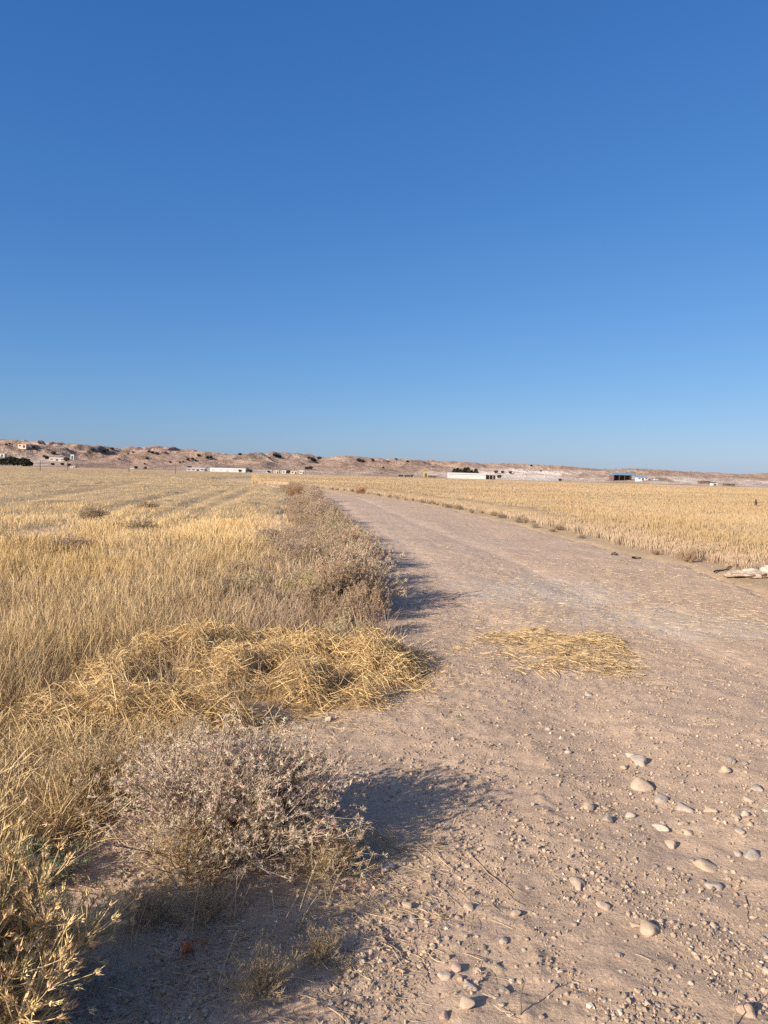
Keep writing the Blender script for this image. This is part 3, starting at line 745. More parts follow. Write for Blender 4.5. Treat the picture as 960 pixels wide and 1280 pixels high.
# loose straw litter (stuff)
def litter():
    g = Geo(); pts = []
    def blob(px, py, sx, sy, n):
        p = pix(px, py); pts.append(np.stack([rng.normal(p[0], sx, n), rng.normal(p[1], sy, n)], -1))
    blob(470, 1050, .16, .12, 300); blob(430, 1080, .2, .12, 250); blob(250, 1110, .35, .15, 420); blob(110, 1040, .35, .3, 700); blob(500, 860, .25, .3, 420); blob(440, 880, .35, .18, 700); blob(350, 905, .35, .12, 700); blob(200, 915, .4, .15, 700); blob(690, 770, .7, .7, 600); blob(692, 815, .6, .7, 900)
    blob(620, 800, .4, .7, 350); blob(740, 750, 1.1, 1.2, 700); blob(860, 760, .9, .9, 500); blob(940, 780, .6, .5, 260); blob(780, 715, 1.6, 1.4, 500); blob(300, 1180, .35, .2, 800); blob(230, 1220, .3, .15, 600); blob(380, 1120, .3, .12, 500); blob(240, 930, .5, .25, 800); blob(120, 960, .4, .4, 600)
    n = 900; yy = rng.uniform(6, 24, n); pts.append(np.stack([ledge(yy) + np.abs(rng.normal(0, .3, n)), yy], -1))
    n = 700; yy = rng.uniform(2.0, 10, n); pts.append(np.stack([rng.uniform(-1.2, 5.2, n), yy], -1))
    q = np.concatenate(pts); n = len(q)
    hd = rng.uniform(0, 6.283, n); L = rng.uniform(.015, .09, n) * np.where(rng.uniform(size=n) < .12, 1.8, 1); t = np.linspace(-.5, .5, 4)
    an = hd[:, None] + rng.normal(0, .5, n)[:, None] * t
    X = q[:, :1] + L[:, None] * t * np.cos(an); Y = q[:, 1:] + L[:, None] * t * np.sin(an)
    Z = surf(X, Y); Z = Z.max(1, keepdims=True) * .6 + Z * .4 + .004 + rng.uniform(0, .008, (n, 1))
    P = np.stack([X, Y, Z], -1)
    w = np.maximum(.0016, .00036 * q[:, 1]) * rng.uniform(.7, 1.4, n)
    g.ribbons(P, np.repeat(w[:, None], 4, 1), jit((.48, .37, .23), n, .2), side=np.stack([-np.sin(hd), np.cos(hd), 0 * hd], -1) + rng.normal(0, .2, (n, 3)))
    tag(obj('straw_litter', g.mesh('straw_litter', M_STRAW)), 'loose broken straws scattered over the soil and track', 'straw', kind='stuff')
litter()

# tall bent grass tufts in the left foreground
def tuft_mesh(n, h, spread, lean, cols, w=.0028):
    g = Geo(); hd = rng.uniform(0, 6.283, n); L = h * rng.uniform(.5, 1.1, n)
    d = rot_to(hd, np.abs(rng.normal(0, lean, n)))
    b = np.stack([rng.normal(0, spread, n), rng.normal(0, spread, n), np.full(n, -.02)], -1)
    P = curved(b, d, L, 6, rng.uniform(.1, .55, n), np.stack([np.cos(hd), np.sin(hd), -.7 * np.ones(n)], -1))
    P[..., 2] = np.maximum(P[..., 2], -.02)
    W = np.array([1, 1, 1, .9, .8, .2])[None] * w * rng.uniform(.7, 1.4, n)[:, None]
    C = np.clip(mixc(cols[0], cols[1], rng.uniform(size=n)) * (1 + .18 * rng.normal(size=(n, 1))), .03, .85)
    g.ribbons(P, W, C); return g.mesh('grass_tuft', M_STRAW)
tm = [tuft_mesh(300, .26, .12, .5, (np.array([.54, .385, .18]), np.array([.44, .30, .145])), .0036), tuft_mesh(280, .22, .13, .65, (np.array([.52, .395, .20]), np.array([.38, .27, .145])), .0036),
      tuft_mesh(200, .33, .09, .35, (np.array([.58, .44, .24]), np.array([.46, .33, .17])), .0034)]
troot = [None] * 3
cnt = 0
for i in range(64):
    px, py = rng.uniform(-160, 130), rng.uniform(880, 1110)
    if px > 130 - max(0, py - 980) * .55 + 10: continue
    p = pix(px, py); k = int(rng.integers(0, 3)); z = gz(p[0], p[1])
    s = rng.uniform(.65, 1.1)
    lb = 'tuft of bent golden grass at the left edge of the foreground'
    if troot[k] is None:
        troot[k] = tag(obj('grass_tuft', tm[k], None, (p[0], p[1], z), rng.uniform(0, 6), s), lb, 'grass tuft', 'bent grass tufts at the left edge')
    else:
        dup(troot[k], (p[0], p[1], z), rng.uniform(0, 6), s)
# sparse upright dead stalks in the shaded corner
def stalk_plant(px, py, h, n, lean, lb):
    p = pix(px, py); g = Geo(); hd = rng.uniform(0, 6.283, n)
    d = rot_to(hd, np.abs(rng.normal(0, lean, n))); L = h * rng.uniform(.7, 1.1, n)
    b = np.stack([rng.normal(0, .012, n), rng.normal(0, .012, n), np.full(n, -.01)], -1)
    P = curved(b, d, L, 6, rng.uniform(0, .2, n), np.stack([np.cos(hd), np.sin(hd), 0 * hd], -1))
    g.tubes(P, np.linspace(1, .6, 6)[None] * np.full((n, 1), .0026), jit((.47, .37, .24), n), 3)
    for s in range(8):
        for j in (5,): g.spikes(P[:, j], unit(unit(P[:, -1] - P[:, -2]) + .7 * rand_dir(n)), rng.uniform(.008, .018, n), np.full(n, .004), jit((.5, .40, .28), n))
    tag(obj('dead_stalk', g.mesh('dead_stalk', M_STRAW), None, (p[0], p[1], gz(p[0], p[1]))), lb, 'dead stalk', 'upright dead stalks in the shaded corner')
for a in ((165, 1190, .26, 4, .12, 'cluster of thin upright dead stalks right of the golden thistle'), (190, 1175, .2, 3, .2, 'short dead stalks below the left flank of the thorny shrub'),
          (372, 1165, .22, 3, .25, 'three pale leaning dead stalks in front of the thorny shrub'), (242, 1185, .2, 2, .1, 'two thin upright dead stalks in the dark soil patch'),
          (298, 1150, .16, 4, .3, 'short tuft of dead stalks at the front of the thorny shrub'), (345, 1180, .15, 3, .4, 'sprawling dead stalks near the shadow edge'),
          (205, 1215, .16, 4, .35, 'leaning dead stalks beside the curled red leaf'), (150, 1230, .2, 4, .4, 'dead stalks between the thistle and the red leaf'), (310, 1200, .14, 3, .6, 'flattened dead stalks in the middle of the shaded soil'), (410, 1130, .14, 4, .4, 'short dead stalks at the right foot of the thorny shrub'), (275, 1250, .14, 4, .5, 'low sprawling dead stalks at the bottom edge')):
    stalk_plant(*a)

# ------------------------------------------------------------------ stones
def ico(sub):
    import bmesh
    bm = bmesh.new(); bmesh.ops.create_icosphere(bm, subdivisions=sub, radius=1)
    V = np.array([v.co[:] for v in bm.verts]); F = np.array([[v.index for v in f.verts] for f in bm.faces]); bm.free(); return V, F
V3, F3 = ico(3); V1, F1 = ico(1)
STC = {'tan': (.37, .285, .205), 'grey': (.30, .265, .225), 'pale': (.44, .37, .295), 'pink': (.42, .28, .22), 'dark': (.22, .19, .17), 'brown': (.33, .235, .175)}
SMAT = {k: stone_mat('stone_' + k, v) for k, v in STC.items()}
def stone_shape(seed, flat, ang):
    r = np.random.default_rng(seed); V = V3.copy()
    for _ in range(ang):                                   # worn facets
        d = unit(r.normal(size=3)); c = r.uniform(.5, .85); s = V @ d
        V = V - np.outer(np.maximum(0, s - c) * .85, d)
    n = fbm(V[:, 0] * 1.3 + seed, V[:, 1] * 1.3 + V[:, 2] * .9, seed, 3)
    V = V * (1 + .24 * n)[:, None]
    return V * np.array([1, r.uniform(.62, .85), flat])
SM = {}
def stone_mesh(k, c):
    if (k, c) not in SM:
        fl, an = ((.5, 7), (.45, 9), (.6, 14), (.4, 8), (.66, 16))[k]
        SM[(k, c)] = mesh_np('stone', stone_shape(100 + k, fl, an), F3, None, SMAT[c], True)
    return SM[(k, c)]
def stone(x, y, w, c, label, k=None, rz=None, sink=.3, group='small stones scattered over the track'):
    k = int(rng.integers(0, 5)) if k is None else k
    s = w / 2
    z = gz(x, y) + s * .5 * (.66 - 1.6 * sink)
    o = obj('stone', stone_mesh(k, c), None, (x, y, z), rng.uniform(0, 6.28) if rz is None else rz, s)
    o.rotation_euler = (rng.normal(0, .18), rng.normal(0, .18), o.rotation_euler[2])
    return tag(o, label, 'stone', group)
BIG = [(812, 1160, 30, 'tan', 'biggest rounded tan stone low on the right of the track', .2), (879, 1074, 34, 'tan', 'long flat tan stone sunk in soil above the egg shaped one', .38), (891, 1099, 26, 'grey', 'egg shaped grey stone just below the long flat tan one', .3),
       (854, 1007, 25, 'grey', 'tall slanting grey stone in the middle of the right hand stones', .2), (801, 949, 26, 'grey', 'flat grey stone with a small white one touching its left', .3), (788, 941, 14, 'pale', 'small whitish stone leaning on a flat grey stone', .2),
       (799, 978, 34, 'tan', 'wide tan stone almost buried below the flat grey stone', .45), (827, 1028, 22, 'pale', 'pale rounded stone left of the slanting grey stone', .25), (722, 1100, 30, 'tan', 'broad tan stone nearly buried left of the right hand stones', .46),
       (940, 1065, 25, 'grey', 'grey flat stone close to the right edge of the picture', .32), (935, 1260, 30, 'brown', 'brown stone beside an upright stick in the bottom right corner', .3), (555, 1217, 21, 'pale', 'pale angular stone left of the pink stone at bottom centre', .15),
       (570, 1208, 17, 'pink', 'only pink stone, in the cluster at bottom centre', .15), (587, 1229, 21, 'grey', 'smooth grey oval stone right below the pink stone', .25), (582, 1257, 25, 'tan', 'yellowish tan stone at the bottom of the central cluster', .2),
       (556, 1267, 20, 'brown', 'dull brown crumbly stone at the bottom edge', .4), (585, 1130, 17, 'tan', 'tan stone casting a wedge shadow above the central cluster', .15), (486, 1081, 22, 'grey', 'upright grey stone beside the straws of the thorny shrub', .1),
       (411, 900, 13, 'pale', 'lone whitish stone on clean soil below the straw heap', .1), (509, 1130, 17, 'tan', 'tan stone at the left end of the pale twig', .2), (906, 966, 20, 'tan', 'flat tan stone among the far right stones', .35), (946, 987, 20, 'grey', 'bluish grey flat stone at the right picture edge', .42)]
for (px, py, w, c, lb, sk) in BIG:
    p = pix(px, py); stone(p[0], p[1], 1.1 * w * p[1] / FPX, c, lb, sink=sk, group='large stones on the near track')
SMALL = [(780, 954, 11, 'tan'), (827, 995, 20, 'grey'), (736, 1006, 17, 'tan'), (757, 1005, 13, 'tan'), (788, 1014, 15, 'pale'), (760, 1022, 18, 'grey'), (860, 1034, 19, 'tan'), (852, 1024, 10, 'pale'), (840, 1048, 18, 'tan'), (887, 1011, 18, 'tan'), (919, 1021, 14, 'tan'),
         (931, 1018, 13, 'pale'), (938, 1030, 11, 'tan'), (925, 1039, 15, 'grey'), (914, 955, 15, 'grey'), (931, 957, 10, 'dark'), (934, 999, 18, 'tan'), (957, 1012, 13, 'grey'), (923, 1062, 13, 'grey'), (930, 1091, 11, 'tan'), (724, 1048, 9, 'pale'), (754, 1092, 9, 'tan'),
         (819, 1077, 9, 'dark'), (793, 1153, 13, 'tan'), (755, 1132, 19, 'tan'), (645, 1137, 17, 'tan'), (630, 1171, 14, 'grey'), (774, 1192, 13, 'grey'), (718, 1150, 10, 'dark'), (661, 1105, 10, 'dark'), (893, 1150, 12, 'tan'), (955, 1164, 12, 'grey'), (630, 1233, 14, 'dark'),
         (627, 1255, 10, 'grey'), (638, 1265, 10, 'pale'), (620, 1242, 12, 'tan'), (576, 1221, 11, 'tan'), (573, 1141, 10, 'dark'), (628, 1171, 11, 'grey'), (656, 1181, 9, 'grey'), (540, 1209, 9, 'pale'), (595, 1207, 11, 'grey'), (516, 1146, 14, 'grey'), (527, 1097, 12, 'brown'),
         (454, 1201, 12, 'pale'), (710, 940, 10, 'pale'), (487, 885, 8, 'pale'), (545, 972, 9, 'pale'), (685, 910, 9, 'pale'), (736, 868, 14, 'grey'), (700, 960, 7, 'tan'), (936, 1175, 9, 'tan'), (570, 1240, 8, 'tan'), (548, 1240, 9, 'brown'), (604, 1195, 9, 'brown')]
n_st = 0
for (px, py, w, c) in SMALL:
    p = pix(px, py); stone(p[0], p[1], 1.1 * w * p[1] / FPX, c, 'small %s stone half sunk in the bare soil of the track' % c, sink=rng.uniform(.1, .35), group='small stones scattered over the track')
cs = list(STC)
tries = 0
while n_st < 190 and tries < 5000:
    tries += 1
    px, py = rng.uniform(470, 960), 1280 - 460 * rng.uniform() ** 1.3
    if py > 1000 and px < 520: continue
    q = fbm(np.array([px / 90]), np.array([py / 70]), 111, 3)[0]
    if q < rng.uniform(-.5, .5): continue
    p = pix(px, py)
    c = cs[int(rng.choice(6, p=[.34, .22, .16, .06, .1, .12]))]
    stone(p[0], p[1], rng.uniform(.008, .026), c, 'small %s stone half sunk in the bare soil of the track' % c, sink=rng.uniform(.05, .35)); n_st += 1
# gravel (stuff)
def gravel():
    nA = 95000
    y = np.exp(rng.uniform(math.log(1.75), math.log(15), nA)); x = y * rng.uniform(-.62, .68, nA)
    keep = (x > ledge(y) + .1) & (x < redge(y) - .1)
    dens = fbm(x / .28, y / .4, 121, 3) + .6 * fbm(x / 1.5, y / 2.2, 123, 2) + .25 * sstep(0, .8, x)
    keep &= dens > rng.normal(.09, .14, nA)
    x, y = x[keep], y[keep]; n = len(x)
    s = .0023 + .0042 * rng.pareto(2.8, n).clip(0, 2.0); s = np.maximum(s, .00055 * y)
    q = np.stack([V1 * np.array([1, .8, .7])] * 6); 
    for i in range(6): q[i] = V1 * (1 + .34 * np.random.default_rng(i).normal(size=(len(V1), 1))) * np.array([1, .8, .7])
    k = rng.integers(0, 6, n); a = rng.uniform(0, 6.283, n); ca, sa = np.cos(a), np.sin(a)
    L = q[k] * s[:, None, None]
    X = L[..., 0] * ca[:, None] - L[..., 1] * sa[:, None] + x[:, None]; Y = L[..., 0] * sa[:, None] + L[..., 1] * ca[:, None] + y[:, None]
    Z = L[..., 2] + (surf(x, y) + s * rng.uniform(-.1, .5, n))[:, None]
    V = np.stack([X, Y, Z], -1).reshape(-1, 3)
    F = (F1[None] + np.arange(n)[:, None, None] * len(V1)).reshape(-1, 3)
    ci = rng.uniform(size=n); C = np.repeat(np.array([.345, .262, .188])[None], n, 0) * (1 + .17 * rng.normal(size=(n, 1)))
    C = np.where((ci < .02)[:, None], np.array([.50, .43, .35]), C); C = np.where((ci > .88)[:, None], np.array([.24, .19, .155]), C)
    C = np.clip(C, .08, .7)
    m_, nt = new_mat('gravel'); a = N(nt, 'ShaderNodeAttribute', attribute_name='col'); p = N(nt, 'ShaderNodeBsdfPrincipled'); p.inputs['Roughness'].default_value = .9; p.inputs['Specular IOR Level'].default_value = .15
    o = N(nt, 'ShaderNodeOutputMaterial'); nt.links.new(a.outputs['Color'], p.inputs['Base Color']); nt.links.new(p.outputs[0], o.inputs[0])
    tag(obj('gravel', mesh_np('gravel', V, F, np.repeat(C, len(V1), 0), m_, False)), 'fine loose gravel and clods spread over the track', 'gravel', kind='stuff')
gravel()

# sticks on the ground
def stick(pts, w, c, lb, lift=None):
    P = []
    for i, (px, py) in enumerate(pts):
        p = pix(px, py); z = gz(p[0], p[1]) + w * .6
        if lift and lift[i]: p = at_depth(px, py, P[0][1] + .02); z = p[2]
        P.append([p[0], p[1], z])
    P = np.array(P); o = P[0].copy(); t = np.linspace(0, 1, 9); s = np.linspace(0, 1, len(P))
    Q = np.stack([np.interp(t, s, P[:, i]) for i in range(3)], -1) - o
    Q[1:-1] += rng.normal(0, w * .6, (7, 3)) * [1, 1, .3]
    g = Geo(); g.tubes(Q[None], np.linspace(1, .55, 9)[None] * w, jit(c, 1), 6)
    tag(obj('stick', g.mesh('stick', M_TWIG, True), None, o), lb, 'stick', 'sticks lying on the track')
stick([(463, 1148), (480, 1172), (503, 1196)], .010, (.22, .17, .13), 'dark thick stick lying at the edge of the shaded corner')
stick([(584, 1062), (610, 1088), (641, 1112)], .007, (.24, .18, .13), 'long dark stick lying diagonally on the open soil')
stick([(524, 1133), (545, 1139), (562, 1142)], .006, (.5, .4, .27), 'short pale twig beside tan stones')
stick([(650, 1267), (652, 1240), (655, 1219)], .005, (.2, .15, .11), 'thin dark stick standing up near the bottom centre stones', (0, 1, 1))
stick([(917, 1280), (919, 1258), (922, 1234)], .005, (.25, .19, .14), 'thin dark stick standing up in the bottom right corner', (0, 1, 1))
stick([(526, 1198), (534, 1212), (540, 1226)], .004, (.22, .16, .12), 'short thin dark twig left of the pale angular stone')
stick([(413, 1194), (425, 1205), (437, 1214)], .005, (.5, .42, .3), 'bleached twig in the shaded soil')
stick([(467, 1040), (485, 1052), (506, 1064)], .006, (.42, .3, .16), 'brown straw stem poking from the litter beside the thorny shrub')
stick([(932, 1110), (935, 1130), (936, 1150)], .004, (.26, .2, .15), 'thin stick lying near the right picture edge')
stick([(765, 693), (768, 694), (772, 694)], .05, (.12, .09, .07), 'short dark branch piece on the far right shoulder of the track')
stick([(791, 698), (796, 698), (799, 699)], .05, (.14, .10, .08), 'second dark branch piece right of the first on the shoulder')
stick([(893, 715), (905, 712), (919, 705)], .035, (.16, .12, .10), 'dark forked branch left of the crumpled pale sack')

# crumpled pale sack by the right edge
def sack():
    p = pix(936, 720); o = np.array([p[0], p[1], gz(p[0], p[1])])
    V, F = ico(5)
    d = V.copy()
    n = fbm(d[:, 0] * 1.6 + 3, d[:, 1] * 1.6 + d[:, 2] * 1.3, 131, 3)
    cr = 1 - np.abs(fbm(d[:, 0] * 2.2 + d[:, 2] * 1.1, d[:, 1] * 2.2 - d[:, 2], 133, 4)) * 2.4
    V = d * (1 + .35 * n + .2 * cr)[:, None] * np.array([.43, .24, .13]); V[:, 2] = np.maximum(V[:, 2] * (.6 + .5 * d[:, 0] * .5) + .04, -.02)
    t = thing('torn_sack', 'crumpled pale torn sack lying by the right edge of the track', 'sack', o, .1, None, .9)
    obj('body', mesh_np('sack', V, F, None, plain_mat('sack_cloth', (.36, .28, .21), .95, .4, 14), True), t)
    d = V3; cr = 1 - np.abs(fbm(d[:, 0] * 2.5 + d[:, 2], d[:, 1] * 2.5 - d[:, 2], 135, 4)) * 2.2
    W = d * np.array([.15, .13, .12]) * (1 + .35 * cr)[:, None] + np.array([.38, -.05, .11])
    obj('rolled_end', mesh_np('sack_end', W, F3, None, plain_mat('sack_white', (.42, .355, .295), .95, .4, 16), True), t)
    cr = 1 - np.abs(fbm(d[:, 0] * 4, d[:, 1] * 2.5 - d[:, 2], 137, 4)) * 2.2
    U = d * np.array([.15, .06, .035]) * (1 + .4 * cr)[:, None] + np.array([.06, .0, .12])
    obj('folded_rim', mesh_np('sack_rim', U, F3, None, bpy.data.materials['sack_white'], True), t)
sack()
# dark stake in the right field
def stake():
    p = pix(944, 640); g = Geo(); P = np.array([[[0, 0, -.05], [.02, 0, .35], [0, 0, .72]]]); g.tubes(P, np.array([[.11, .15, .07]]), [[.06, .045, .04]], 6)
    tag(obj('dark_stake', g.mesh('dark_stake', M_TWIG), None, (p[0], p[1], gz(p[0], p[1]))), 'lone dark stump sticking out of the wheat at right', 'stump')
stake()

# ------------------------------------------------------------------ far buildings, trees, poles
MW = plain_mat('white_sheet', (.54, .53, .51), .7, .06, .6); MCR = plain_mat('cream_wall', (.58, .48, .38), .9, .12, .6); MGREY = plain_mat('grey_block', (.42, .37, .33), .9, .15, .6)
MBLUE = plain_mat('blue_sheet', (.10, .23, .40), .6, .15, .4); MDARK = plain_mat('dark_opening', (.09, .078, .068), .9, .1, 1); MRUST = plain_mat('rusty_sheet', (.16, .10, .075), .9, .3, .6); MBLK = plain_mat('black_tent', (.045, .04, .038), .95, .2, .6)
MYEL = plain_mat('yellow_paint', (.42, .32, .10), .6, .1, .6); MTYRE = plain_mat('tyre_rubber', (.02, .02, .02), .9, .1, 3); MWOOD = plain_mat('pole_wood', (.17, .13, .10), .9, .2, 2)
MGLASS = plain_mat('dark_glass', (.04, .05, .06), .15, .05, 1, .5)
def base_on(px, py, dist=None):
    p = hill_hit(px, py) if dist is None else at_depth(px, py, dist)
    if dist is not None: p[2] = hill_z(p[0], p[1]) if p[1] > 600 else float(G(p[:1], p[1:2])[0])
    return p
def building(name, label, cat, px, py, wpx, hpx, roof, wallm, roofm, dist=None, depth=8, opens=3, rz=None, group=None, openm=None, wide_open=False):
    p = base_on(px, py, dist); k = p[1] / FPX; w, h = wpx * k, hpx * k
    t = thing(name, label, cat, p, math.atan2(-p[0], p[1]) * 0 + (rz or 0), group)
    x0, x1, y0, y1 = -w / 2, w / 2, -depth / 2, depth / 2
    rh = h * .3 if roof != 'flat' else .25; wh = h - rh
    g = Geo()
    if wide_open:
        g.box(x0, x1, y1 - .3, y1, -1.5, wh); g.box(x0, x0 + .3, y0, y1 - .3, -1.5, wh)
        obj('wall', g.mesh('wall', wallm), t)
        for i in range(opens + 1):
            g = Geo(); xx = x0 + .5 + (w - 1) * i / opens; g.box(xx - .16, xx + .16, y0 + .1, y0 + .42, -1.5, wh); obj('post', g.mesh('post', wallm), t)
    else:
        g.box(x0, x1, y0, y1, -1.5, wh); obj('wall', g.mesh('wall', wallm), t)
        for i in range(opens):
            xx = x0 + w * (i + .5) / opens; ow = min(1.3, w / opens * .3); door = i == opens // 2
            g = Geo(); g.box(xx - ow, xx + ow, y0 - .06, y0 - .003, .02 if door else wh * .38, wh * .8)
            obj('door' if door else 'window', g.mesh('opening', openm or MDARK), t)
    g = Geo()
    if roof == 'gable':
        V = [(x0 - .3, y0 - .4, wh), (x1 + .3, y0 - .4, wh), (x1 + .3, y1 + .4, wh), (x0 - .3, y1 + .4, wh), (x0 - .3, 0, h), (x1 + .3, 0, h)]
        g.add(V, [(0, 1, 5, 4), (2, 3, 4, 5), (0, 3, 2, 1)], [(0, 4, 3), (1, 2, 5)], (1, 1, 1))
    elif roof == 'arch':
        a = np.linspace(0, math.pi, 9); pr = [(-math.cos(v) * (depth / 2 + .2), wh + math.sin(v) * rh) for v in a]
        V = [(x0 - .1, y, z) for y, z in pr] + [(x1 + .1, y, z) for y, z in pr]
        g.add(V, [(i, 9 + i, 10 + i, i + 1) for i in range(8)] + [(0, 8, 17, 9)], [(0, i + 1, i) for i in range(1, 8)] + [(9, 9 + i, 10 + i) for i in range(1, 8)], (1, 1, 1))
    else:
        g.box(x0 - .25, x1 + .25, y0 - .25, y1 + .25, wh + .003, wh + .25)
    obj('roof', g.mesh('roof', roofm), t)
    return t
def tree_mesh(h, r, seed, shape, c):
    q = np.random.default_rng(seed); n = 420
    d = unit(q.normal(size=(n, 3))); rad = q.uniform(.35, 1, n) ** .6
    lump = 1 + .45 * fbm(d[:, 0] * 1.8 + seed, d[:, 1] * 1.8 + d[:, 2] * 1.4, seed, 2)
    V = d * (rad * lump)[:, None]
    zc = V[:, 2]
    if shape == 'cone': sx = r * (1 - .42 * (zc + 1)).clip(.1, 1)
    else: sx = np.full(n, r)
    c0 = np.stack([V[:, 0] * sx, V[:, 1] * sx, h * .55 + zc * h * .42], -1)
    g = Geo(); s = h * .085
    a = unit(q.normal(size=(n, 3))); b = unit(np.cross(a, q.normal(size=(n, 3)))); sz = s * q.uniform(.6, 1.3, n)[:, None]
    P = np.stack([c0 - a * sz - b * sz, c0 + a * sz - b * sz * .6, c0 + a * sz + b * sz, c0 - a * sz * .6 + b * sz], 1).reshape(-1, 3)
    cc = np.clip(np.asarray(c) * q.uniform(.6, 1.5, (n, 1)), .01, .3)
    g.add(P, np.arange(n * 4).reshape(-1, 4), None, np.repeat(cc, 4, 0))
    t = Geo(); t.tubes(np.array([[[0, 0, -.5], [.1 * r, 0, h * .25], [0, .05 * r, h * .55]], [[.03 * r, 0, h * .25], [.25 * r, .1 * r, h * .45], [.4 * r, .1 * r, h * .6]]]), np.array([[.09, .07, .03], [.05, .035, .02]]) * h * .7, [[.12, .09, .07]] * 2, 6)
    return t.mesh('trunk', M_TWIG), g.mesh('crown', M_LEAF)
TDK = (.050, .055, .035)
TM = [tree_mesh(1, .42, 5, 'round', TDK), tree_mesh(1, .30, 6, 'cone', TDK), tree_mesh(1, .60, 9, 'round', (.06, .055, .04))]
tr = {}
def tree(name, k, px, py, hpx, label, group, dist=None, wide=1.0):
    p = base_on(px, py, dist); s = hpx * p[1] / FPX
    if (name, k) not in tr:
        t = thing(name, label, 'tree' if k < 2 else 'bush', p, rng.uniform(0, 6), group, (s * wide, s * wide, s)); obj('trunk', TM[k][0], t); obj('crown', TM[k][1], t); tr[(name, k)] = t
    else: dup(tr[(name, k)], p, rng.uniform(0, 6), (s * wide, s * wide, s), label, group)
for (px, w, h) in ((2, 7, 7), (7, 7, 8), (12, 8, 9), (17, 8, 9.5), (22, 7, 7), (28, 7, 8.5), (33, 6, 7), (38, 4, 4)):
    tree('dark_tree', 0, px, 579.5, h + 2.5, 'dark tree in the dense clump at the far left', 'dark trees in the far left clump', 585, 1.25)
for (px, h) in ((568, 6.5), (572, 7.5), (576, 6), (581, 8), (585, 8.5), (590, 5), (595, 7)):
    tree('shed_tree', 1, px, 591.5, h + 5.5, 'slim dark tree behind the long white shed', 'dark trees behind the long white shed', 618, 1.2)
for (px, py, h) in ((83, 577, 4), (237, 586.5, 2.5), (270, 588, 3), (308, 590, 3.5), (313, 591, 2.5), (300, 591, 2), (336, 592, 2), (360, 592.5, 3), (624, 598, 3), (86, 583, 2.5), (66, 582, 2), (78, 582, 2), (170, 586, 2.2), (182, 586.5, 1.8), (700, 603, 2), (620, 592, 2.5), (628, 592, 2), (638, 592.5, 2)):
    tree('far_bush', 2, px, py, h + 1.4, 'small dark bush among the far buildings', 'small dark bushes among the far buildings', 592 if py > 581.5 + .028 * px else None)
# dark bushes put on the slopes in place of gully and outcrop shadows
for (px, py, h) in ((115, 564, 3), (117, 566, 2), (130, 566, 4), (134, 564.5, 3), (128, 567, 2.5), (140, 563, 3), (166, 567, 2), (160, 568.5, 2), (186, 566, 3), (190, 567, 3), (196, 569, 3.5), (184, 574.5, 3), (181, 581, 2), (149, 575, 1.6), (213, 579, 2.5), (225, 579, 2), (229, 578.5, 2),
                    (235, 576, 3), (241, 575.5, 3), (244, 577, 2), (259, 573.5, 3.5), (263, 573, 3), (248, 571, 3), (300, 570, 3), (343, 571, 3.5), (347, 572, 4), (350, 572, 3), (386, 574, 3), (390, 576, 4), (393, 577, 3), (399, 575, 4), (383, 587, 3.5), (388, 587, 4), (448, 577, 4), (453, 578, 3.5), (466, 577, 3),
                    (479, 586, 2), (495, 575, 2), (509, 578, 2.5), (664, 583, 2), (676, 590, 1.6), (42, 561, 3), (45, 563, 2.5), (8, 557, 2.5), (67, 569, 4), (58, 574, 4), (55, 572, 3), (12, 556, 2)):
    tree('slope_shade_bush', 2, px, py, h * 1.05, 'dark bush standing in for a gully shadow on the far hills', 'dark bushes in place of gully shadows on the hills', None, 1.1)
B = building
B('white_shed', 'small white roofed shed at the foot of the left hills', 'shed', 73, 576.5, 20, 4, 'gable', MGREY, MW, None, 7, 3)
B('white_hut', 'tiny whitewashed hut right of the far left white shed', 'hut', 91, 574.5, 4, 6, 'flat', MW, MW, None, 3, 1)
B('stone_house', 'cream house above the dark trees at far left', 'house', 29, 561.5, 10, 4.5, 'flat', MCR, MCR, None, 6, 2)
B('stone_house', 'pale low house at the far left picture edge above the trees', 'house', 4, 571, 6, 4, 'flat', MW, MCR, None, 5, 1)
B('stone_house', 'small cream house just right of the dark tree clump', 'house', 32, 580.8, 7, 3, 'flat', MCR, MCR, 590, 5, 2)
B('low_shed', 'low pale shed at field edge below the white roofed shed', 'shed', 92, 582.8, 6, 2, 'flat', MCR, MW, 590, 4, 2)
B('greenhouse', 'long white greenhouse left of the track end', 'greenhouse', 286, 588.2, 44, 5, 'arch', MW, MW, 612, 9, 5, openm=MGREY)
B('grey_shed', 'grey low sheet roofed shed left of the long greenhouse', 'shed', 246, 587.2, 22, 4, 'gable', MGREY, plain_mat('pale_sheet', (.52, .5, .48), .7, .1, .6), 614, 8, 4)
for (px, py, w, h, mt, lb) in ((337, 591.3, 6, 4, MW, 'small white house right of the greenhouse'), (346, 591.6, 6, 4, MCR, 'small cream house second right of the greenhouse'), (357, 592, 7, 4.5, MW, 'white house beside a dark bush below the hollow hill'), (368, 592, 8, 4, MCR, 'cream block house left of the smooth hill'), (378, 592.2, 6, 5, MW, 'white house closest to the foot of the smooth hill')):
    B('village_house', lb, 'house', px, py, w, h, 'flat', mt, mt, 604, 6, 2, group='small houses right of the greenhouse')
B('long_white_shed', 'long low white shed in front of the dark trees', 'shed', 583, 599.2, 46, 7.2, 'gable', MW, MW, 592, 10, 7, openm=plain_mat('shed_vent', (.5, .48, .45), .8, .1, 1))
B('lean_shelter', 'open grey shelter with dark inside joined to the white shed', 'shelter', 613, 599.6, 14, 5.5, 'flat', MGREY, plain_mat('dull_sheet', (.36, .32, .28), .8, .1, .6), 594, 9, 3, wide_open=True)
B('dark_tent', 'leftmost of three low black tents at the far field edge', 'tent', 501, 596.3, 5, 2.6, 'gable', MBLK, MBLK, 590, 5, 1)
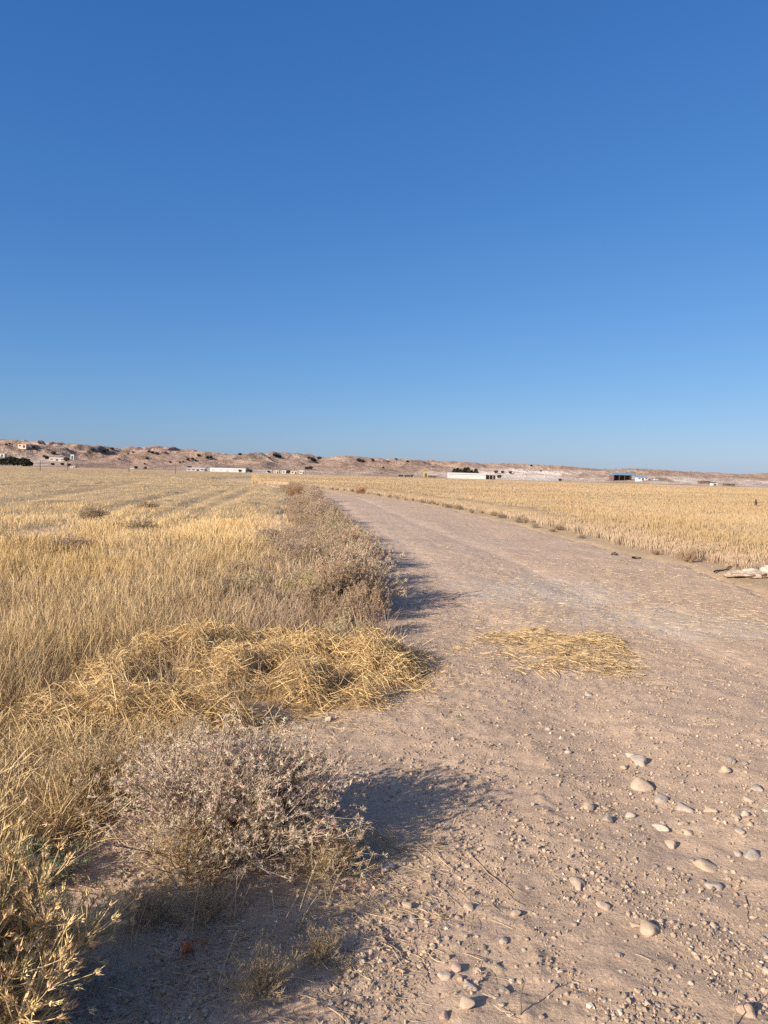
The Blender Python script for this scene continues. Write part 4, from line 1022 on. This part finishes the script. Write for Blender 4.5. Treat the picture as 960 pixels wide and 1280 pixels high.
B('dark_tent', 'middle low black tent at the far field edge', 'tent', 509, 596.6, 6, 2.4, 'gable', MBLK, MBLK, 588, 5, 1)
B('dark_tent', 'rightmost of the three black tents, with a pale wall beside it', 'tent', 515, 596.6, 4, 3, 'gable', MGREY, MBLK, 592, 4, 1)
B('yellow_hut', 'tall narrow yellow hut between black tents and a low dark shed', 'hut', 532, 597, 5, 7, 'flat', MYEL, MCR, 590, 4, 1)
B('low_dark_shed', 'long low dark shed right of the yellow hut', 'shed', 540, 597.4, 10, 2.4, 'flat', MRUST, MBLK, 590, 5, 2)
B('blue_hangar', 'open hangar with a wide blue roof at the foot of the right hills', 'hangar', 778, 600.5, 28, 9, 'gable', MRUST, MBLUE, None, 14, 4, wide_open=True)
B('blue_roof_house', 'white house with blue roof right of the blue hangar', 'house', 802, 600.5, 13, 5, 'gable', MW, MBLUE, None, 7, 3)
B('low_rusty_shed', 'low rusty dark shed at far right', 'shed', 880, 604.5, 13, 3.5, 'flat', MRUST, MRUST, None, 6, 3)
B('low_rusty_shed', 'long flat rusty shed right of the shorter one at far right', 'shed', 888, 605, 10, 2.5, 'flat', MRUST, MBLK, None, 6, 2)
B('small_white_house', 'small white house below the rusty sheds at far right', 'house', 892, 607.3, 6, 3, 'flat', MW, MW, 590, 5, 1)
B('low_barn', 'low dark barn rightmost of the far buildings', 'barn', 911, 608.2, 11, 2.4, 'flat', MRUST, MBLK, 592, 6, 2)
def van(px, py, lb, dist, wpx=5):
    p = base_on(px, py, dist); s = wpx * p[1] / FPX / 4.6
    t = thing('white_van', lb, 'van', p, .15, None, s)
    g = Geo(); g.prism([(-2.3, .35), (1.4, .35), (1.3, 2.1), (-2.3, 2.1)], -.9, .9); g.prism([(1.403, .35), (2.3, .35), (2.25, 1.1), (1.303, 2.05)], -.88, .88)
    obj('body', g.mesh('van_body', MW), t)
    for x in (-1.5, 1.5):
        for y_ in (-.85, .85):
            g = Geo(); a = np.linspace(0, 2 * math.pi, 13)[:-1]; V = [(x + .36 * math.cos(v), y_ - .12, .36 + .36 * math.sin(v)) for v in a] + [(x + .36 * math.cos(v), y_ + .12, .36 + .36 * math.sin(v)) for v in a]
            V += [(x, y_ - .12, .36), (x, y_ + .12, .36)]
            g.add(V, [(i, (i + 1) % 12, 12 + (i + 1) % 12, 12 + i) for i in range(12)], [(24, (i + 1) % 12, i) for i in range(12)] + [(25, 12 + i, 12 + (i + 1) % 12) for i in range(12)], (1, 1, 1)); obj('wheel', g.mesh('van_wheel', MTYRE), t)
    g = Geo(); g.box(-1.9, 1.1, -.93, -.905, 1.3, 1.85); obj('window', g.mesh('van_window', MGLASS), t)
van(165, 585, 'white van parked at the field edge below the left hills', 575)
van(820, 600.6, 'white van parked right of the blue roofed house', None)
pr = None
for (px, yb, yt, lb) in ((50, 589, 575.5, 'leftmost utility pole in the left field'), (84, 588.5, 578, 'short utility pole second from the left'), (161, 591.5, 577, 'tallest utility pole, beside the white van'), (219, 592.5, 579, 'utility pole rightmost in the left field')):
    p = pix(px, yb); s = (yb - yt) * p[1] / FPX
    if pr is None:
        t = thing('utility_pole', lb, 'utility pole', (p[0], p[1], 0), 0, 'utility poles in the left field', (1, 1, s))
        g = Geo(); g.tubes(np.array([[[0, 0, -.05], [0, 0, .5], [.02, 0, 1]]]), np.array([[.26, .22, .18]]), [[.17, .13, .1]], 6); obj('pole', g.mesh('pole', MWOOD), t)
        g = Geo(); g.box(-.55, .55, -.05, .05, .93, .955); obj('cross_arm', g.mesh('cross_arm', MWOOD), t); pr = t
    else: dup(pr, (p[0], p[1], 0), rng.uniform(-.3, .3), (1, 1, s), lb)

# ------------------------------------------------------------------ haze
g = Geo(); g.box(-3600, 3600, -60, 2100, -4, 80)
hm, ht = new_mat('haze_air'); pv = N(ht, 'ShaderNodeVolumePrincipled'); pv.inputs['Color'].default_value = (.80, .88, 1, 1); pv.inputs['Density'].default_value = HAZE; pv.inputs['Anisotropy'].default_value = .1
ho = N(ht, 'ShaderNodeOutputMaterial'); ht.links.new(pv.outputs[0], ho.inputs['Volume'])
if HAZE: tag(obj('haze', g.mesh('haze', hm)), 'thin pale air softening the far hills', 'haze', kind='stuff')
# ------------------------------------------------------------------ light
SUN_EL, SUN_AZ = R(24), R(180 + 50)      # azimuth clockwise from +Y: behind the camera on the left
sd = Vector((math.sin(SUN_AZ) * math.cos(SUN_EL), math.cos(SUN_AZ) * math.cos(SUN_EL), math.sin(SUN_EL)))
sun = bpy.data.lights.new('sun', 'SUN'); sun.energy = 3.95; sun.angle = R(.53); sun.color = (1, .87, .71)
so = bpy.data.objects.new('sun', sun); COL.objects.link(so); so.rotation_euler = (-sd).to_track_quat('-Z', 'Y').to_euler(); so.location = sd * 50
w = bpy.data.worlds.new('World'); scene.world = w; w.use_nodes = True
nt = w.node_tree; nt.nodes.clear()
sk = N(nt, 'ShaderNodeTexSky', sky_type='NISHITA'); sk.sun_disc = False; sk.sun_elevation = SUN_EL; sk.sun_rotation = SUN_AZ
sk.air_density = 1.0; sk.dust_density = .6; sk.ozone_density = 2.0; sk.altitude = 300
bg = N(nt, 'ShaderNodeBackground'); bg.inputs[1].default_value = .055
ow = N(nt, 'ShaderNodeOutputWorld')
# the clear desert sky of the photograph is a deeper blue than the model's: grade its channels
spl = N(nt, 'ShaderNodeSeparateColor'); cmb = N(nt, 'ShaderNodeCombineColor'); nt.links.new(sk.outputs[0], spl.inputs[0])
for ch, (gam, k) in enumerate(((1.1250, 0.3822), (0.8036, 0.8861), (0.5700, 2.0659))):
    pw = N(nt, 'ShaderNodeMath', operation='POWER'); pw.inputs[1].default_value = gam; nt.links.new(spl.outputs[ch], pw.inputs[0])
    mu = N(nt, 'ShaderNodeMath', operation='MULTIPLY'); mu.inputs[1].default_value = k; nt.links.new(pw.outputs[0], mu.inputs[0]); nt.links.new(mu.outputs[0], cmb.inputs[ch])
# warm glow added to the sky round the sun, behind the camera, filling the shadows
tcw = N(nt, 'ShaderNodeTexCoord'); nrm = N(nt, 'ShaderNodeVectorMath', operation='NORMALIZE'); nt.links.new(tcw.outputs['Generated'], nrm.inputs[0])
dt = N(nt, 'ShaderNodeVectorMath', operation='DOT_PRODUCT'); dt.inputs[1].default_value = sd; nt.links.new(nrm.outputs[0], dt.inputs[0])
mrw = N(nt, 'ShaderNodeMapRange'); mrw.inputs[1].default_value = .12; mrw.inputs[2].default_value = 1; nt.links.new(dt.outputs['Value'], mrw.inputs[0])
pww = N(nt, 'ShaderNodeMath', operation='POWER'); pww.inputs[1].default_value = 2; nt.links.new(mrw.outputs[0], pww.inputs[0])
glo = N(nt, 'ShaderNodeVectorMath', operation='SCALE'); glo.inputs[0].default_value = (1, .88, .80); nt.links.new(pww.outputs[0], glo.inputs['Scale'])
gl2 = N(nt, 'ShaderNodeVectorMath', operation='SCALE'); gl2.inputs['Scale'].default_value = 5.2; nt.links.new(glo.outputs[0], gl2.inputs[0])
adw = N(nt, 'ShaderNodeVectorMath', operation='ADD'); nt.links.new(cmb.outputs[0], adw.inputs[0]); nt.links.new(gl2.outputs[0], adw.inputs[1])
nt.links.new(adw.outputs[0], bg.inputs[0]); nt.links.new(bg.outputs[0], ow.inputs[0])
vs = scene.view_settings; vs.view_transform = 'Standard'; vs.look = 'None'; vs.gamma = 1; vs.use_curve_mapping = False; vs.exposure = 1.2
scene.cycles.use_denoising = False
scene.cycles.max_bounces = 6; scene.cycles.diffuse_bounces = 3; scene.cycles.transmission_bounces = 3
